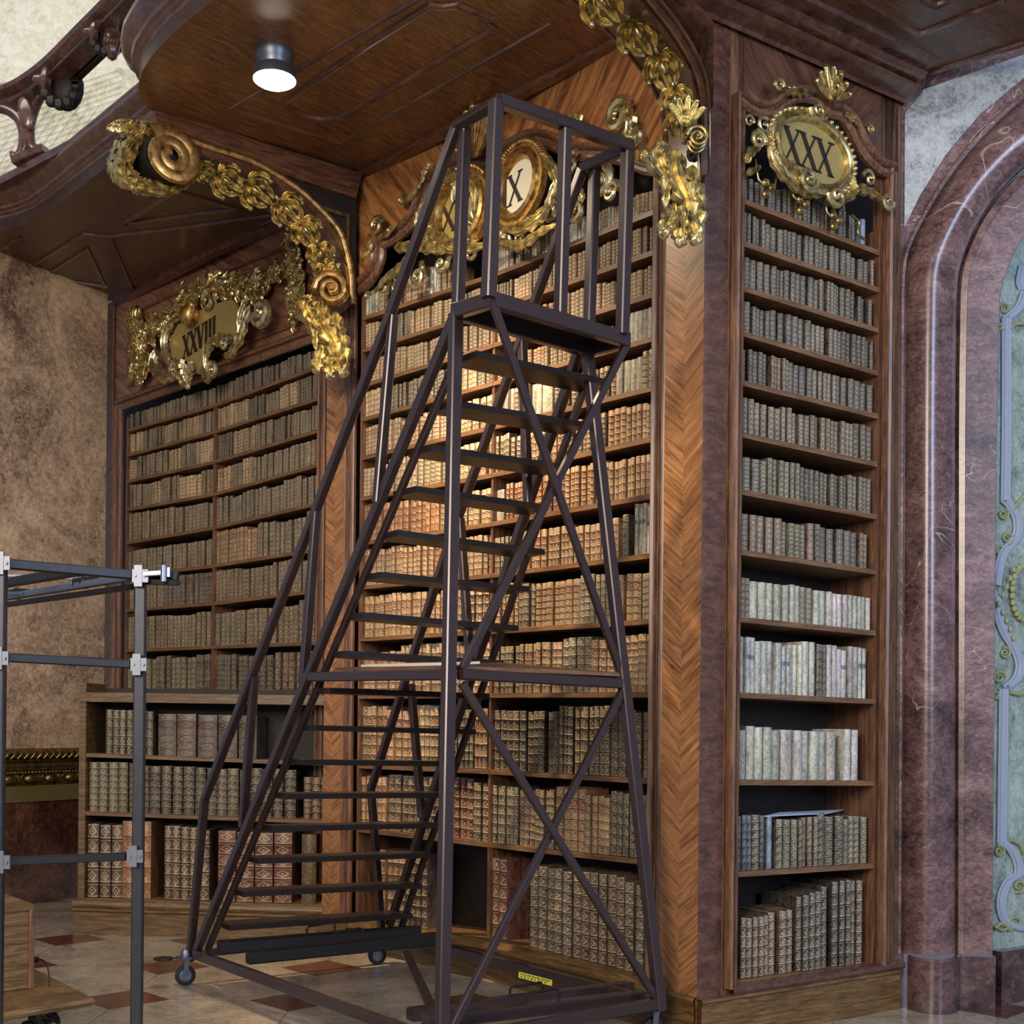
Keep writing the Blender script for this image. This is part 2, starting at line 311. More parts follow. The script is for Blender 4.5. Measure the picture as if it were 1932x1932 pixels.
def book_mat():
    t = NT('tooled_leather_binding', 0.42, spec=0.4)
    uv = t.n('ShaderNodeUVMap').outputs[0]; sp = t.n('ShaderNodeSeparateXYZ'); t.set(sp.inputs[0], uv); u, v = sp.outputs[0], sp.outputs[1]
    bc = t.n('ShaderNodeVertexColor', layer_name='bcol').outputs[0]; bs = t.n('ShaderNodeVertexColor', layer_name='bsty').outputs[0]
    s3 = t.n('ShaderNodeSeparateColor'); t.set(s3.inputs[0], bs); gilt, nb, lab = s3.outputs[0], s3.outputs[1], s3.outputs[2]
    vn = t.math('MULTIPLY', v, t.math('MULTIPLY', nb, 16.0)); f = t.math('FRACT', vn); idx = t.math('FLOOR', vn)
    a = t.math('MULTIPLY', t.math('ABSOLUTE', t.math('SUBTRACT', f, 0.5)), 2.0); b = t.math('MULTIPLY', t.math('ABSOLUTE', t.math('SUBTRACT', u, 0.5)), 2.0)
    on = t.math('GREATER_THAN', u, -0.5)
    band = t.math('GREATER_THAN', a, 0.88); gl = t.math('MULTIPLY', t.math('GREATER_THAN', a, 0.72), t.math('LESS_THAN', a, 0.86))
    sm = t.math('ADD', t.math('MULTIPLY', b, 0.8), t.math('MULTIPLY', a, 0.9)); ring = t.math('MULTIPLY', t.math('GREATER_THAN', sm, 0.42), t.math('LESS_THAN', sm, 0.62))
    dot = t.math('LESS_THAN', sm, 0.16); edge = t.math('MULTIPLY', t.math('GREATER_THAN', b, 0.72), t.math('LESS_THAN', b, 0.86))
    fil = t.math('GREATER_THAN', t.noise(t.pos(), 170, 2, 0.5), 0.57)
    orn = t.math('MAXIMUM', t.math('MAXIMUM', ring, dot), gl); orn = t.math('MAXIMUM', orn, t.math('MULTIPLY', fil, 0.32))
    labm = t.math('MULTIPLY', t.math('GREATER_THAN', lab, 0.5), t.math('LESS_THAN', t.math('ABSOLUTE', t.math('SUBTRACT', idx, t.math('SUBTRACT', t.math('MULTIPLY', nb, 16.0), 2.0))), 0.3))
    labm = t.math('MULTIPLY', labm, on)
    wear = t.math('MULTIPLY_ADD', t.noise(t.pos(), 9, 4, 0.6), 1.1, 0.05)
    g = t.math('MULTIPLY', t.math('MULTIPLY', t.math('MULTIPLY', orn, gilt), on), wear)
    n1 = t.noise(t.pos(), 60, 4, 0.65); n2 = t.noise(t.mapping(t.pos(), scale=(1, 1, .35)), 22, 5, 0.7); base = t.mix(t.ramp(t.math('MULTIPLY_ADD', n1, .5, t.math('MULTIPLY', n2, .5)), [(.38, (0, 0, 0, 1)), (.62, (1, 1, 1, 1))]), t.mix(0.62, bc, (0, 0, 0, 1)), t.mix(0.08, bc, (1, 0.9, 0.75, 1)))
    lc = t.mix(1.0, bc, C(170, 86, 62), 'MULTIPLY')
    c = t.mix(t.math('MULTIPLY', labm, 0.55), base, lc)
    c = t.mix(t.math('MULTIPLY', t.math('MULTIPLY', band, on), t.math('MINIMUM', t.math('MULTIPLY', gilt, 1.6), .92)), c, t.mix(0.85, bc, (0.01, 0.006, 0.004, 1)))
    c = t.mix(t.math('MINIMUM', t.math('MULTIPLY', g, 1.0), 1.0), c, C(224, 204, 164))
    # painted blue bars on vellum backs
    vb = t.math('LESS_THAN', t.math('ABSOLUTE', t.math('SUBTRACT', t.math('FRACT', t.math('MULTIPLY', v, 34.0)), 0.5)), 0.33)
    vz = t.math('MULTIPLY', t.math('GREATER_THAN', v, 0.60), t.math('LESS_THAN', v, 0.69)); vl = t.math('MULTIPLY', t.math('GREATER_THAN', lab, 0.2), t.math('LESS_THAN', lab, 0.4))
    c = t.mix(t.math('MULTIPLY', t.math('MULTIPLY', vb, vz), t.math('MULTIPLY', vl, on)), c, C(40, 46, 92))
    t.col(c); t.bump(t.math('ADD', n1, t.math('MULTIPLY', g, 0.6)), 0.25, 0.003); return t.m
BOOK = book_mat()
# ================================================================ planes of the room
PLL, PLR = Pl(240, 11.5, 404, 10.55), Pl(404, 10.55, 603, 9.38)
PML, PMR = Pl(680, 8.80, 928, 7.82), Pl(928, 7.82, 1243, 6.58)
PPI = Pl(612, 8.98, 680, 8.76)
PR = Pl(1340, 6.30, 1690, 7.10)
PLOW = Pl(150, 9.26, 640, 9.14)
PWL = Pl(0, 10.5, 190, 11.45)
PMB = Pl(1690, 7.12, 1932, 7.02)
def M_at(u, v, off=0): return (PML if u < 928 else PMR).at(u, v, off)
def L_at(u, v, off=0): return (PLL if u < 404 else PLR).at(u, v, off)
def nM(u): return PML.n if u < 928 else PMR.n
def nL(u): return PLL.n if u < 404 else PLR.n
CEM = Pz(M_at(680, 330), M_at(1165, 80), onz(270, 195, 5.40))
CEL_Z = 5.52
CER_Z = 5.30
# ================================================================ floor, walls, ceilings
m = MB(); m.box(V((-9, -1, -0.05)), V((16, 0, 0)), V((0, 16, 0)), V((0, 0, 0.05))); struct('floor', m, M_FLOOR)
# left wall: marbled stucco above a gilded dado and a red marble base
def wrect(pl, x0, x1, yt, yb, off, thick):
    a, z1 = pl.sz(x0, yt); a2, _ = pl.sz(x1, yt); z0 = pl.sz((x0 + x1) / 2, yb)[1]
    return pl, a, a2, z0, z1, off, thick
def wbox(mb, pl, a0, a1, z0, z1, off, thick=0.1):
    mb.box(pl.pt(a0, z0, off - thick), pl.ux * (a1 - a0), pl.n * thick, V((0, 0, z1 - z0)))
def ay(pl, x, y): return pl.sz(x, y)
aw0, aw1 = PWL.sz(-260, 1300)[0], PWL.sz(196, 1300)[0]
zt = 5.62
def zw(y): return PWL.sz(75, y)[1]
m = MB(); wbox(m, PWL, aw0, aw1, zw(1412), zt, 0); struct('wall_left', m, M_WALL)
m = MB(); wbox(m, PWL, aw0, aw1 + .1, 0, zw(1511), 0.03, 0.13); struct('wall_left_marble_base', m, M_RED)
m = MB(); wbox(m, PWL, aw0, aw1 + .1, zw(1511), zw(1481), 0.045, 0.14); struct('trim_1', m, M_BEIGE)
m = MB()
wbox(m, PWL, aw0, aw1, zw(1481), zw(1412), 0.02, 0.12)
def hz(y0, y1, b, k=6, o=0.02): # horizontal half round between two pixel rows
    zc, r = (zw(y0) + zw(y1)) / 2, (zw(y0) - zw(y1)) / 2
    m.grid([[PWL.pt(a, zc + r * math.cos(PI * j / k), o + b * math.sin(PI * j / k)) for j in range(k + 1)] for a in (aw0, aw1)])
hz(1413, 1430, 0.05); hz(1430, 1438, 0.02); hz(1438, 1453, 0.04); hz(1453, 1459, 0.015)
for i in range(46):
    m.blob(PWL.pt(aw1 - 0.02 - i * 0.036, zw(1456), 0.035), PWL.ux * .013, PWL.n * .012, V((0, 0, .011)), 6, 4)
for i in range(9):
    c = PWL.pt(PWL.sz(50, 1468)[0] + (i - 6) * 0.218 , zw(1468), 0.03)
    m.blob(c, PWL.ux * .058, PWL.n * .05, V((0, 0, .036)), 12, 8)
    m.tube([c + PWL.ux * (.078 * math.cos(q / 14 * 2 * PI)) + V((0, 0, .050 * math.sin(q / 14 * 2 * PI))) for q in range(15)], .009, 6, PWL.n)
    m.blob(c + PWL.ux * .109, PWL.ux * .012, PWL.n * .03, V((0, 0, .034)), 6, 5)
for i in range(60):
    a = aw1 - i * 0.034; g = 1 if i % 2 else -1
    m.tube([PWL.pt(a + t * .05 * g, zw(1414) - .015 - t * .06, 0.07 + .012 * math.sin(t * PI)) for t in (0, .3, .6, 1)], lambda t: .009 * math.sin(PI * min(max(t, .08), .92)), 5)
struct('trim_2', m, GOLDD)
# --- ceiling over the middle bay (under side of the curved balcony)
def wline(x): return 330 - (x - 680) * 250 / 485
wl = [(678, wline(678)), (928, wline(928)), (1165, 80), (1262, 30), (1345, -12)]
edgeM = [(295, 215), (272, 197), (263, 178), (262, 158), (268, 135), (285, 108), (305, 84), (330, 60), (366, 29), (405, 0), (470, -40), (560, -90), (700, -160), (900, -260)]
m = MB(); top = [CEM.at(u, v) for u, v in wl] + [CEM.at(1500, -330)] + [CEM.at(u, v) for u, v in reversed(edgeM)]
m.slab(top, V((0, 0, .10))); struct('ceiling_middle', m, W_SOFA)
m = MB()
MOULD = [(-.020, 0), (-.018, .014), (-.008, .018), (0, .010), (.008, .022), (.018, .016), (.022, 0)]
pan = [(550, 207), (575, 218), (603, 224), (641, 221), (780, 142), (922, 60), (931, 52), (920, 44), (912, 36), (926, 33), (900, 23), (862, 8), (836, 12), (812, 9), (700, 80), (600, 148), (560, 176), (535, 192)]
m.sweep([CEM.at(u, v) for u, v in pan], CEM.n, MOULD, closed=True)
for seg in ([(435, 205), (643, 270)], [(643, 270), (1042, 43)], [(435, 205), (800, -8)]):
    m.sweep([CEM.at(u, v) for u, v in seg], CEM.n, [(-.016, 0), (-.010, .012), (.0, .004), (.010, .012), (.016, 0)])
m.sweep([CEM.at(u - 3, v + 3, 0) for u, v in wl[:4]], CEM.n, [(-.06, 0), (-.06, .035), (0.0, .045), (0.012, 0)], side=-1)
struct('trim_3', m, W_H)
# --- ceiling over the left bay
eL = [(-260, 480), (-120, 452), (-40, 441), (0, 436), (30, 429), (62, 417), (92, 398), (124, 373), (170, 338), (224, 298), (285, 252)]
EL = [onz(u, v, CEL_Z) for u, v in eL]
wlL = [(640, 366), (603, L_at(603, 384).z), ]
cL = [onz(u, v, CEL_Z) for u, v in ((650, 362), (603, 382), (520, 412), (404, 468), (300, 522), (215, 566), (190, 570), (0, 533), (-260, 500))]
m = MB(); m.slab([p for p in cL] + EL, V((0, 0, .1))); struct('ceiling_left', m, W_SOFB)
m = MB(); ND = V((0, 0, -1)); TH = [(-.016, 0), (-.012, .016), (.012, .016), (.016, 0)]
for seg in ([(236, 420), (330, 359), (449, 393), (236, 420)], [(203, 446), (511, 406)], [(207, 447), (250, 543)], [(92, 514), (165, 467), (196, 534)], [(33, 515), (160, 440), (203, 446)], [(33, 515), (203, 540)], [(0, 470), (38, 447)]):
    m.sweep([onz(u, v, CEL_Z) for u, v in seg], ND, TH)
m.sweep([onz(u, v, CEL_Z) for u, v in ((215, 566), (404, 468), (603, 382))], ND, [(-.05, 0), (-.05, .05), (.02, .05), (.02, 0)])
struct('trim_4', m, W_BALC)
# --- ceiling over the right bay
cR = [(1254, -8), (1430, 0), (1706, 152), (1712, 152), (1932, 85), (2120, 28), (2120, -330), (1254, -330)]
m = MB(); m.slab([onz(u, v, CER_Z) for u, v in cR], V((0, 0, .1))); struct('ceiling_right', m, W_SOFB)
m = MB()
for seg in ([(1620, 0), (1736, 63), (1896, 0)], [(1636, 100), (1706, 152)], [(1732, 143), (1932, 80)]):
    m.sweep([onz(u, v, CER_Z) for u, v in seg], ND, TH)
m.sweep([onz(u, v, CER_Z) for u, v in ((1740, -6), (1766, 10), (1790, 0))], ND, MOULD)
struct('trim_5', m, W_BALC)
# cornice along the top of the right bay
CORN = [(0, 0), (.0, .06), (.05, .09), (.075, .14), (.05, .19), (.09, .20), (.11, .25), (.10, .30), (.15, .32), (.16, .36)]
a0, a1 = PR.sz(1236, 60)[0] , PR.sz(1700, 210)[0]
m = MB(); m.grid([[PR.pt(a, 5.14 + (c / .36) * (CER_Z - 5.14) * 1.0, b * 1.4 + .03) for b, c in CORN] for a in (a0, a1)])
m.poly([PR.pt(a1, 5.14 + (c / .36) * (CER_Z - 5.14), b * 1.4 + .03) for b, c in CORN] + [PR.pt(a1, CER_Z, -.1), PR.pt(a1, 5.14, -.1)])
struct('trim_6', m, W_BALC)
# --- balcony edges: fascia, torus and rail bed swept along the plan of the gallery
FAS = [(0, 0), (0, .12), (.018, .13), (.018, .145), (.04, .155), (.048, .172), (.035, .188), (.05, .20), (.085, .215), (.105, .24), (.105, .27), (.085, .295), (.06, .305), (.075, .312), (.075, .332), (-.25, .34)]
m = MB(); m.sweep([p + V((0, 0, 0)) for p in EL], V((0, 0, 1)), FAS, side=-1); struct('trim_7', m, W_BALC)
m = MB(); em = [CEM.at(u, v) for u, v in edgeM]; m.sweep(em, V((0, 0, 1)), FAS, side=-1); struct('trim_8', m, W_BALC)
# gallery floor and the pale gallery wall behind the balustrade
m = MB(); m.slab([V((-9.5, 9.7, 5.78)), V((-4.3, 9.95, 5.78)), V((-2.9, 8.8, 5.78)), V((-2.1, 8.2, 5.78)), V((-1.5, 7.0, 5.78)), V((.4, 5.8, 5.78)), V((1.6, 6.3, 5.78)), V((-1, 13.5, 5.78)), V((-9.5, 13.5, 5.78))], V((0, 0, .06))); struct('gallery_floor', m, W_BALC)
m = MB(); m.box(V((-10, 12.6, 5.9)), V((11, 0, 0)), V((0, .15, 0)), V((0, 0, 5))); struct('wall_gallery', m, M_CREAM)
# fine grid lines and trim on the gallery wall below the rail
m = MB(); px = lambda u, v: P(u, v, 12.58)
for k in range(16):
    m.tube([px(-40 + k * 18, 340), px(60 + k * 18, 200 - k * 0)], .0015, 4); m.tube([px(-20, 215 + k * 11), px(230, 130 + k * 11)], .0015, 4)
struct('trim_9', m, M_BEIGE)
# handrail and balusters of the left gallery
rail = Thing('gallery_balustrade', 'dark carved walnut gallery balustrade with scrolled balusters at upper left', 'balustrade')
pathR = [(-160, 205), (-80, 190), (0, 182), (30, 176), (66, 156), (108, 124), (165, 68), (232, 2), (300, -70)]
drail = lambda u: interp([(-160, 10.4), (0, 9.75), (62, 9.55), (124, 9.15), (300, 8.1)], u)
mr = MB(); RP = [P(u, v, drail(u)) for u, v in smooth(pathR, 4)]
mr.sweep(RP, V((0, 0, 1)), [(-.07, -.10), (-.03, -.08), (-.05, -.05), (-.03, -.03), (-.09, 0), (-.10, .03), (-.07, .06), (-.03, .09), (.03, .09), (.07, .06), (.10, .03), (.09, 0), (.03, -.03), (.05, -.05), (.03, -.08), (.07, -.10), (-.07, -.10)])
rail.part('handrail', mr, W_BALC)
def cscroll(pxs, d, r=.035, curl=.06):
    b = MB(); q = [P(u, v, d) for u, v in smooth(pxs, 5)]
    b.tube(q, lambda t: r * (0.75 + .5 * math.sin(PI * t)), 10); b.tube([p + V((0, -.03, 0)) for p in q], lambda t: r * .45, 8)
    return b
for pl in ([(-25, 205), (12, 208), (38, 228), (46, 258), (42, 285), (30, 298), (24, 290)], [(108, 158), (80, 178), (62, 212), (55, 245), (58, 275), (68, 285), (72, 276)]):
    rail.part('baluster', cscroll(pl, 9.55), W_BALC)
b = MB(); b.bar(P(28, 306, 9.56), P(86, 282, 9.5), .1, .06); b.blob(P(50, 214, 9.5), V((.05, 0, .05)), V((0, .04, 0)), V((-.05, 0, .12)), 8, 6); rail.part('baluster_foot', b, W_BALC)
b = MB(); b.bar(P(112, 168, 9.5), P(225, 60, 8.8), .05, .13); rail.part('lower_rail', b, W_DARK)
b = MB(); b.blob(P(212, 75, 8.7), V((.06, 0, 0)), V((0, .06, 0)), V((0, 0, .15)), 8, 6)
for k in range(5): b.tube([P(212 - 12 + k * 5, 96, 8.7), P(200 + k * 6, 80, 8.65), P(204 + k * 4, 58, 8.68)], .02, 6)
rail.part('baluster', b, W_BALC)
rail.done()
def mask(u, v, d, s, lab):
    t = Thing('carved_head', lab, 'carving'); b = MB(); c = P(u, v, d)
    b.blob(c + V((.03, 0, 0)), V((.09, 0, -.02)) * s, V((0, .07, 0)) * s, V((.02, 0, .12)) * s, 10, 8)
    for k in range(14):
        an = k * .52; q = c + V((.09 * math.cos(an), -.05, .11 * math.sin(an))) * s
        b.blob(q, V((.035, 0, 0)) * s, V((0, .03, 0)) * s, V((0, 0, .035)) * s, 6, 5)
    t.part('foliage_head', b, W_DARK)
    b = MB(); b.lathe(c + V((-.10, -.03, .03)) * s, V((-1, -.25, .1)), [(.0, .06 * s), (.02 * s, .05 * s), (.03 * s, .02 * s), (.075 * s, 0), (.085 * s, -.02 * s), (.06 * s, -.05 * s)], 14); t.part('rosette', b, W_BALC)
    t.done()
mask(120, 168, 9.35, 1.35, 'dark carved leafy head with round rosette on the gallery rail, left one')
mask(203, 75, 8.75, 1.0, 'dark carved leafy head with round rosette beside the curved balcony')
# ================================================================ books and cases
BOOKS = []
KIND = {  # colour, gilt, label flag, words
 'brown': (C(80, 54, 37), 0.76, 0, 'brown gilt-tooled'), 'tan': (C(144, 106, 72), 0.68, 1, 'tan gilt-tooled'), 'light': (C(163, 135, 101), 0.5, 0, 'pale tan'),
 'dark': (C(36, 27, 22), 0.56, 0, 'dark brown gilt-tooled'), 'black': (C(26, 23, 23), 0.4, 0, 'blackish gilt-banded'), 'red': (C(100, 43, 33), .6, 1, 'red'),
 'vellum': (C(176, 172, 157), .0, 0, 'creamy white vellum'), 'blue_label': (C(180, 178, 167), .0, .3, 'white vellum blue-barred'), 'grey': (C(70, 58, 47), 0.8, 0, 'grey-brown gilt-tooled'),
 'blue': (C(40, 52, 77), .25, 0, 'blue'), 'card': (C(127, 141, 163), 0, 0, 'pale blue'), 'purple': (C(73, 55, 55), .35, 1, 'purplish brown ribbed'), 'orange': (C(142, 88, 45), .3, 0, 'orange-tan'), 'ochre': (C(92, 68, 38), .1, 0, 'plain ochre'), 'green': (C(74, 70, 52), 0.72, 0, 'greenish gilt-tooled')}
def vrand(c, a=.12): k = 1 + R.uniform(-a, a) * 1.6; return tuple(min(1, max(0, x * k * (1 + R.uniform(-.05, .05)))) for x in c[:3]) + (1,)
def fill(P0, P1, n, g0, g1, where, spec, w, h, depth=.20, run=(3, 8), end=1.0, start=0.0, hv=.05, taper=None, bands=6):
    """stand a row of volumes between two points at the front of a shelf"""
    ux = (P1 - P0); ux.z = 0; Ln = ux.length; ux.normalize(); uy = -n
    if isinstance(spec, str): spec = [(k.split(':')[0], float(k.split(':')[1])) for k in spec.split()]
    tot = sum(x[1] for x in spec); x = .008 + start * Ln; row = []; left = 0
    while x < Ln * end - .012:
        if left <= 0:
            r = R.uniform(0, tot); kd = spec[-1][0]
            for k, wt in spec:
                r -= wt
                if r <= 0: kd = k; break
            left = R.randint(*run) if kd not in ('card', 'blue', 'blue_label') else R.randint(1, 3)
            c0, gl, lb, wd = KIND[kd]; c1 = vrand(c0, .18); ww = w * R.uniform(.66, 1.3); hh = h * R.uniform(1 - hv * 2, 1 + hv); nb = max(4, bands + R.choice((-1, 0, 0, 1)))
            if kd == 'card': ww *= .5
        bw = ww * R.uniform(.92, 1.08)
        if x + bw > Ln * end: break
        t = (x + bw / 2) / Ln; g = g0 + (g1 - g0) * t
        hgt = min(g * .965, g * hh * R.uniform(.985, 1.01) * (taper(t) if taper else 1))
        o = P0 + ux * x + uy * (.008 + R.uniform(0, .022)); o.z = P0.z + (P1.z - P0.z) * t + .001
        lean = R.choice((0, 0, 0, 0, .004, -.004)) if kd in ('vellum',) else 0
        row.append(dict(o=o, ux=ux, uy=uy, w=bw * .93 - .001, h=hgt, d=depth * R.uniform(.85, 1), c=vrand(c1, .11), g=gl * R.uniform(.8, 1.1), nb=nb, lab=lb, kind=kd, where=where))
        x += bw; left -= 1
        if R.random() < .02: x += w * .4
    for i, b in enumerate(row):
        b['i'] = i; b['n'] = len(row); BOOKS.append(b)
def bmesh_book(cv, pg, b, fine=True):
    o, ux, uy, w, h, d = b['o'], b['ux'], b['uy'], b['w'], b['h'], b['d']; uz = V((0, 0, 1))
    L = lambda x, y, z: o + ux * x + uy * y + uz * z
    start = len(cv.v); vel = b['kind'] in ('vellum', 'blue_label', 'card', 'ochre'); k = 4; bul = min(.016, w * .27)
    lev = [(0, 0), (.012, .0)]
    if not vel:
        for q in range(1, b['nb']):
            z = q / b['nb']; e = .012
            lev += [(z - e, 0), (z - e * .5, .0035), (z + e * .5, .0035), (z + e, 0)] if fine else [(z - e, 0), (z, .003), (z + e, 0)]
    else: lev += [(.35, .001), (.7, -.001)]
    lev += [(.99, 0), (1, -.002)]
    rows, uvr = [], []
    for z, ex in lev:
        rows.append([L(w * i / k, -(bul * math.sin(PI * i / k) + (ex if 0 < i < k else ex * .4)) + bul, z * h) for i in range(k + 1)]); uvr.append([(i / k, z) for i in range(k + 1)])
    cv.grid(rows, uvr); t = min(.003, w * .12); top = rows[-1]
    if fine:
        cv.box(L(0, bul, 0), ux * t, uy * d, uz * h); cv.box(L(w - t, bul, 0), ux * t, uy * d, uz * h)
        cv.add(top + [L(w, bul + .002, h)], [tuple(range(len(top)))])
        pg.box(L(t, bul, .003), ux * (w - 2 * t), uy * (d - .004), uz * (h - .008))
    else:
        cv.add([L(0, bul, 0), L(0, d, 0), L(w, d, 0), L(w, bul, 0), L(0, bul, h), L(0, d, h), L(w, d, h), L(w, bul, h)], [(1, 0, 4, 5), (3, 2, 6, 7), (4, 7, 6, 5), (2, 1, 5, 6)])
        cv.add(top, [tuple(range(len(top)))])
    cv.c[(start, len(cv.v))] = (b['c'], (min(1, b['g']), b['nb'] / 16, b['lab'], 1))
def shelf(P0, P1, n, depth, th=.028, lip=.004):
    b = MB(); a, c = P0 + n * lip, P1 + n * lip; q = -n * depth; dz = V((0, 0, -th))
    b.add([a, c, c + q, a + q, a + dz, c + dz, c + q + dz, a + q + dz], [(0, 1, 2, 3), (7, 6, 5, 4), (4, 5, 1, 0), (5, 6, 2, 1), (6, 7, 3, 2), (7, 4, 0, 3)])
    return b
def X(x, y, xr=900): return x - .010 * (y - xr)
def half(T, pl, x0, x1, ys, topy, depth, rows, where, bottom=True):
    """one compartment stack: ys = [(yl, yr)] from the bottom up, topy = ceiling of the top row"""
    n = pl.n; a0, a1 = pl.sz(x0, 900)[0], pl.sz(x1, 900)[0]
    pts = []
    for yl, yr in ys: pts.append((pl.pt(a0, pl.sz(X(x0, yl), yl)[1]), pl.pt(a1, pl.sz(X(x1, yr), yr)[1])))
    for i, (A, B) in enumerate(pts):
        if i or bottom: T.part('shelf', shelf(A, B, n, depth), W_SHELF)
        if i + 1 < len(pts): g0, g1 = pts[i + 1][0].z - A.z - .028, pts[i + 1][1].z - B.z - .028
        else: g0, g1 = pl.sz(x0, topy[0])[1] - A.z, pl.sz(x1, topy[1])[1] - B.z
        for kw in (rows[i] if i < len(rows) else rows[-1]):
            kw = dict(kw); off = kw.pop('off', 0); fill(A - n * off, B - n * off, n, g0, g1, where.format(ORD[i]), **kw)
    return a0, a1, min(p[0].z for p in pts[:1]), pts
ORD = ['bottom', 'second', 'third', 'fourth', 'fifth', 'sixth', 'seventh', 'eighth', 'ninth', 'tenth', 'eleventh', 'twelfth', 'thirteenth', 'fourteenth']
FR = [(-.045, 0), (-.045, .02), (-.03, .034), (-.015, .036), (-.008, .022), (.006, .022), (.012, .046), (.026, .056), (.040, .046), (.045, .02), (.045, 0)]
def frame(path3, n, side=1, k=1.0):
    b = MB(); b.sweep(path3, n, [(x * k, y * k) for x, y in FR], side=side); return b
def colwall(mb, at, lo, hi, xs, uvf):
    rows = [[], []]; uv = [[], []]
    for x in xs:
        a, b = at(x, lo(x)), at(x, hi(x)); rows[0].append(a); rows[1].append(b); uv[0].append(uvf(a)); uv[1].append(uvf(b))
    mb.grid(rows, uv)
def uvpl(pl, c=0): return lambda p: ((p - pl.a).dot(pl.ux) - c, p.z)
# ---------------------------------------------------------------- middle bay XXIX
T = Thing('bookcase', 'tall middle walnut bookcase numbered XXIX behind the steel ladder', 'bookcase', 'built-in bookcases')
ysM = [(1738, 1768, 1846), (1562, 1590, 1624), (1442, 1452, 1470), (1311, 1308, 1306), (1203, 1188, 1167), (1105, 1082, 1042), (1022, 985, 929), (938, 893, 821), (861, 803, 725), (789, 720, 631), (725, 648, 547), (659, 580, 467), (598, 515, 390)]
curveM = smooth([(655, 552), (684, 542), (708, 518), (720, 490), (724, 463), (756, 443), (787, 412), (804, 371), (826, 335), (880, 312), (935, 300), (982, 275), (1016, 262), (1050, 270), (1088, 287), (1135, 290), (1170, 294), (1200, 303), (1225, 314), (1252, 317)], 4)
base = dict(w=.060, h=.86, run=(3, 7), bands=6)
ML = [[dict(base, spec='tan:2 brown:2', w=.07, h=.8, end=.55, start=.16, bands=6)],
 [dict(base, spec='tan:4 brown:3 red:1', w=.062, h=.9)], [dict(base, spec='tan:4 light:2 green:1', w=.062, h=.86)], [dict(base, spec='tan:4 light:2 red:1', w=.056, h=.86)],
 [dict(base, spec='tan:4 light:3 red:.6', w=.055, h=.86)], [dict(base, spec='tan:5 orange:2', w=.046, h=.88)], [dict(base, spec='tan:4 orange:3 light:1', w=.046, h=.88)],
 [dict(base, spec='light:4 tan:2 red:1', w=.05, h=.84)], [dict(base, spec='tan:3 light:2 grey:1', w=.044, h=.84)], [dict(base, spec='light:4 grey:2', w=.036, h=.84)],
 [dict(base, spec='light:3 brown:2', w=.036, h=.84, bands=7)], [dict(base, spec='light:3 dark:1 tan:1', w=.034, h=.84, bands=7)], [dict(base, spec='light:3 red:1 vellum:1', w=.032, h=.50, run=(2, 5), end=.7)]]
MRR = [[dict(base, spec='red:1', w=.075, h=.95, end=.13), dict(base, spec='brown:3 grey:2', w=.078, h=.86, start=.25, end=.98, bands=7)],
 [dict(base, spec='brown:3 grey:2 tan:1 dark:1', w=.058, h=.86, bands=7)], [dict(base, spec='tan:2 brown:3 dark:2 green:1', w=.058, h=.88, bands=7), ],
 [dict(base, spec='tan:3 green:2 brown:2', w=.058, h=.86, bands=7)], [dict(base, spec='tan:3 green:3 dark:1', w=.052, h=.84, bands=7)],
 [dict(base, spec='tan:4 brown:2', w=.052, h=.78, end=.78, bands=6), dict(base, spec='dark:1', w=.05, h=.8, start=.79, end=.86), dict(base, spec='blue_label:1', w=.036, h=.95, start=.86, end=1.0, run=(5, 6))],
 [dict(base, spec='vellum:1', w=.06, h=.72, start=0, end=.07), dict(base, spec='tan:4 orange:2 brown:1', w=.048, h=.84, start=.08)], [dict(base, spec='tan:4 light:2 brown:2', w=.046, h=.82)],
 [dict(base, spec='grey:3 brown:2 vellum:1', w=.044, h=.82)], [dict(base, spec='tan:2 brown:2 light:1', w=.040, h=.66, end=.75), dict(base, spec='vellum:2 card:1 dark:.4', w=.038, h=.84, start=.75, run=(2, 4))],
 [dict(base, spec='light:3 tan:2 brown:1', w=.036, h=.78, bands=7)], [dict(base, spec='light:3 tan:2 brown:2', w=.034, h=.82, bands=7)], [dict(base, spec='light:2 vellum:2 brown:1', w=.032, h=.42, end=.8, run=(2, 5)), dict(base, spec='light:3 brown:2', w=.03, h=.5, start=.8)]]
dM = .30
aL0, aL1, _, ptsL = half(T, PML, 681, 928, [(a, b) for a, b, c in ysM], (500, 400), dM, ML, '{} shelf up, left half of middle bookcase XXIX')
aR0, aR1, _, ptsR = half(T, PMR, 928, 1242, [(b, c) for a, b, c in ysM], (400, 310), dM, MRR, '{} shelf up, right half of middle bookcase XXIX')
b = MB(); zt = 5.5
b.quad(PML.pt(aL0 - .6, 0.1, -dM), PML.pt(aL1 + .05, .1, -dM), PML.pt(aL1 + .05, zt, -dM), PML.pt(aL0 - .6, zt, -dM))
b.quad(PMR.pt(aR0 - .05, 0.1, -dM), PMR.pt(aR1 + .05, .1, -dM), PMR.pt(aR1 + .05, zt, -dM), PMR.pt(aR0 - .05, zt, -dM))
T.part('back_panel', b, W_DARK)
zb = .12
for pl, a in ((PML, aL0), (PMR, aR1)):
    b = MB(); b.box(pl.pt(a - .012, zb, -dM), pl.ux * .024, pl.n * dM, V((0, 0, 4.6))); T.part('side_panel', b, W_V)
b = MB(); b.box(PMR.pt(aR0 - .012, zb, -dM), PMR.ux * .024, PMR.n * (dM - .004), V((0, 0, 4.2))); T.part('divider', b, W_V)
b = MB(); xs = [660 + i * 6 for i in range(101)]
cu = lambda pl: (lambda p: (abs((p - PML.a).dot(PML.ux) - 1.52), p.z))
colwall(b, lambda u, v: M_at(u, v, .012), lambda x: interp(curveM, x) if x > 684 else 545 + (684 - x) * .2, lambda x: wline(x) - 5, xs, cu(0))
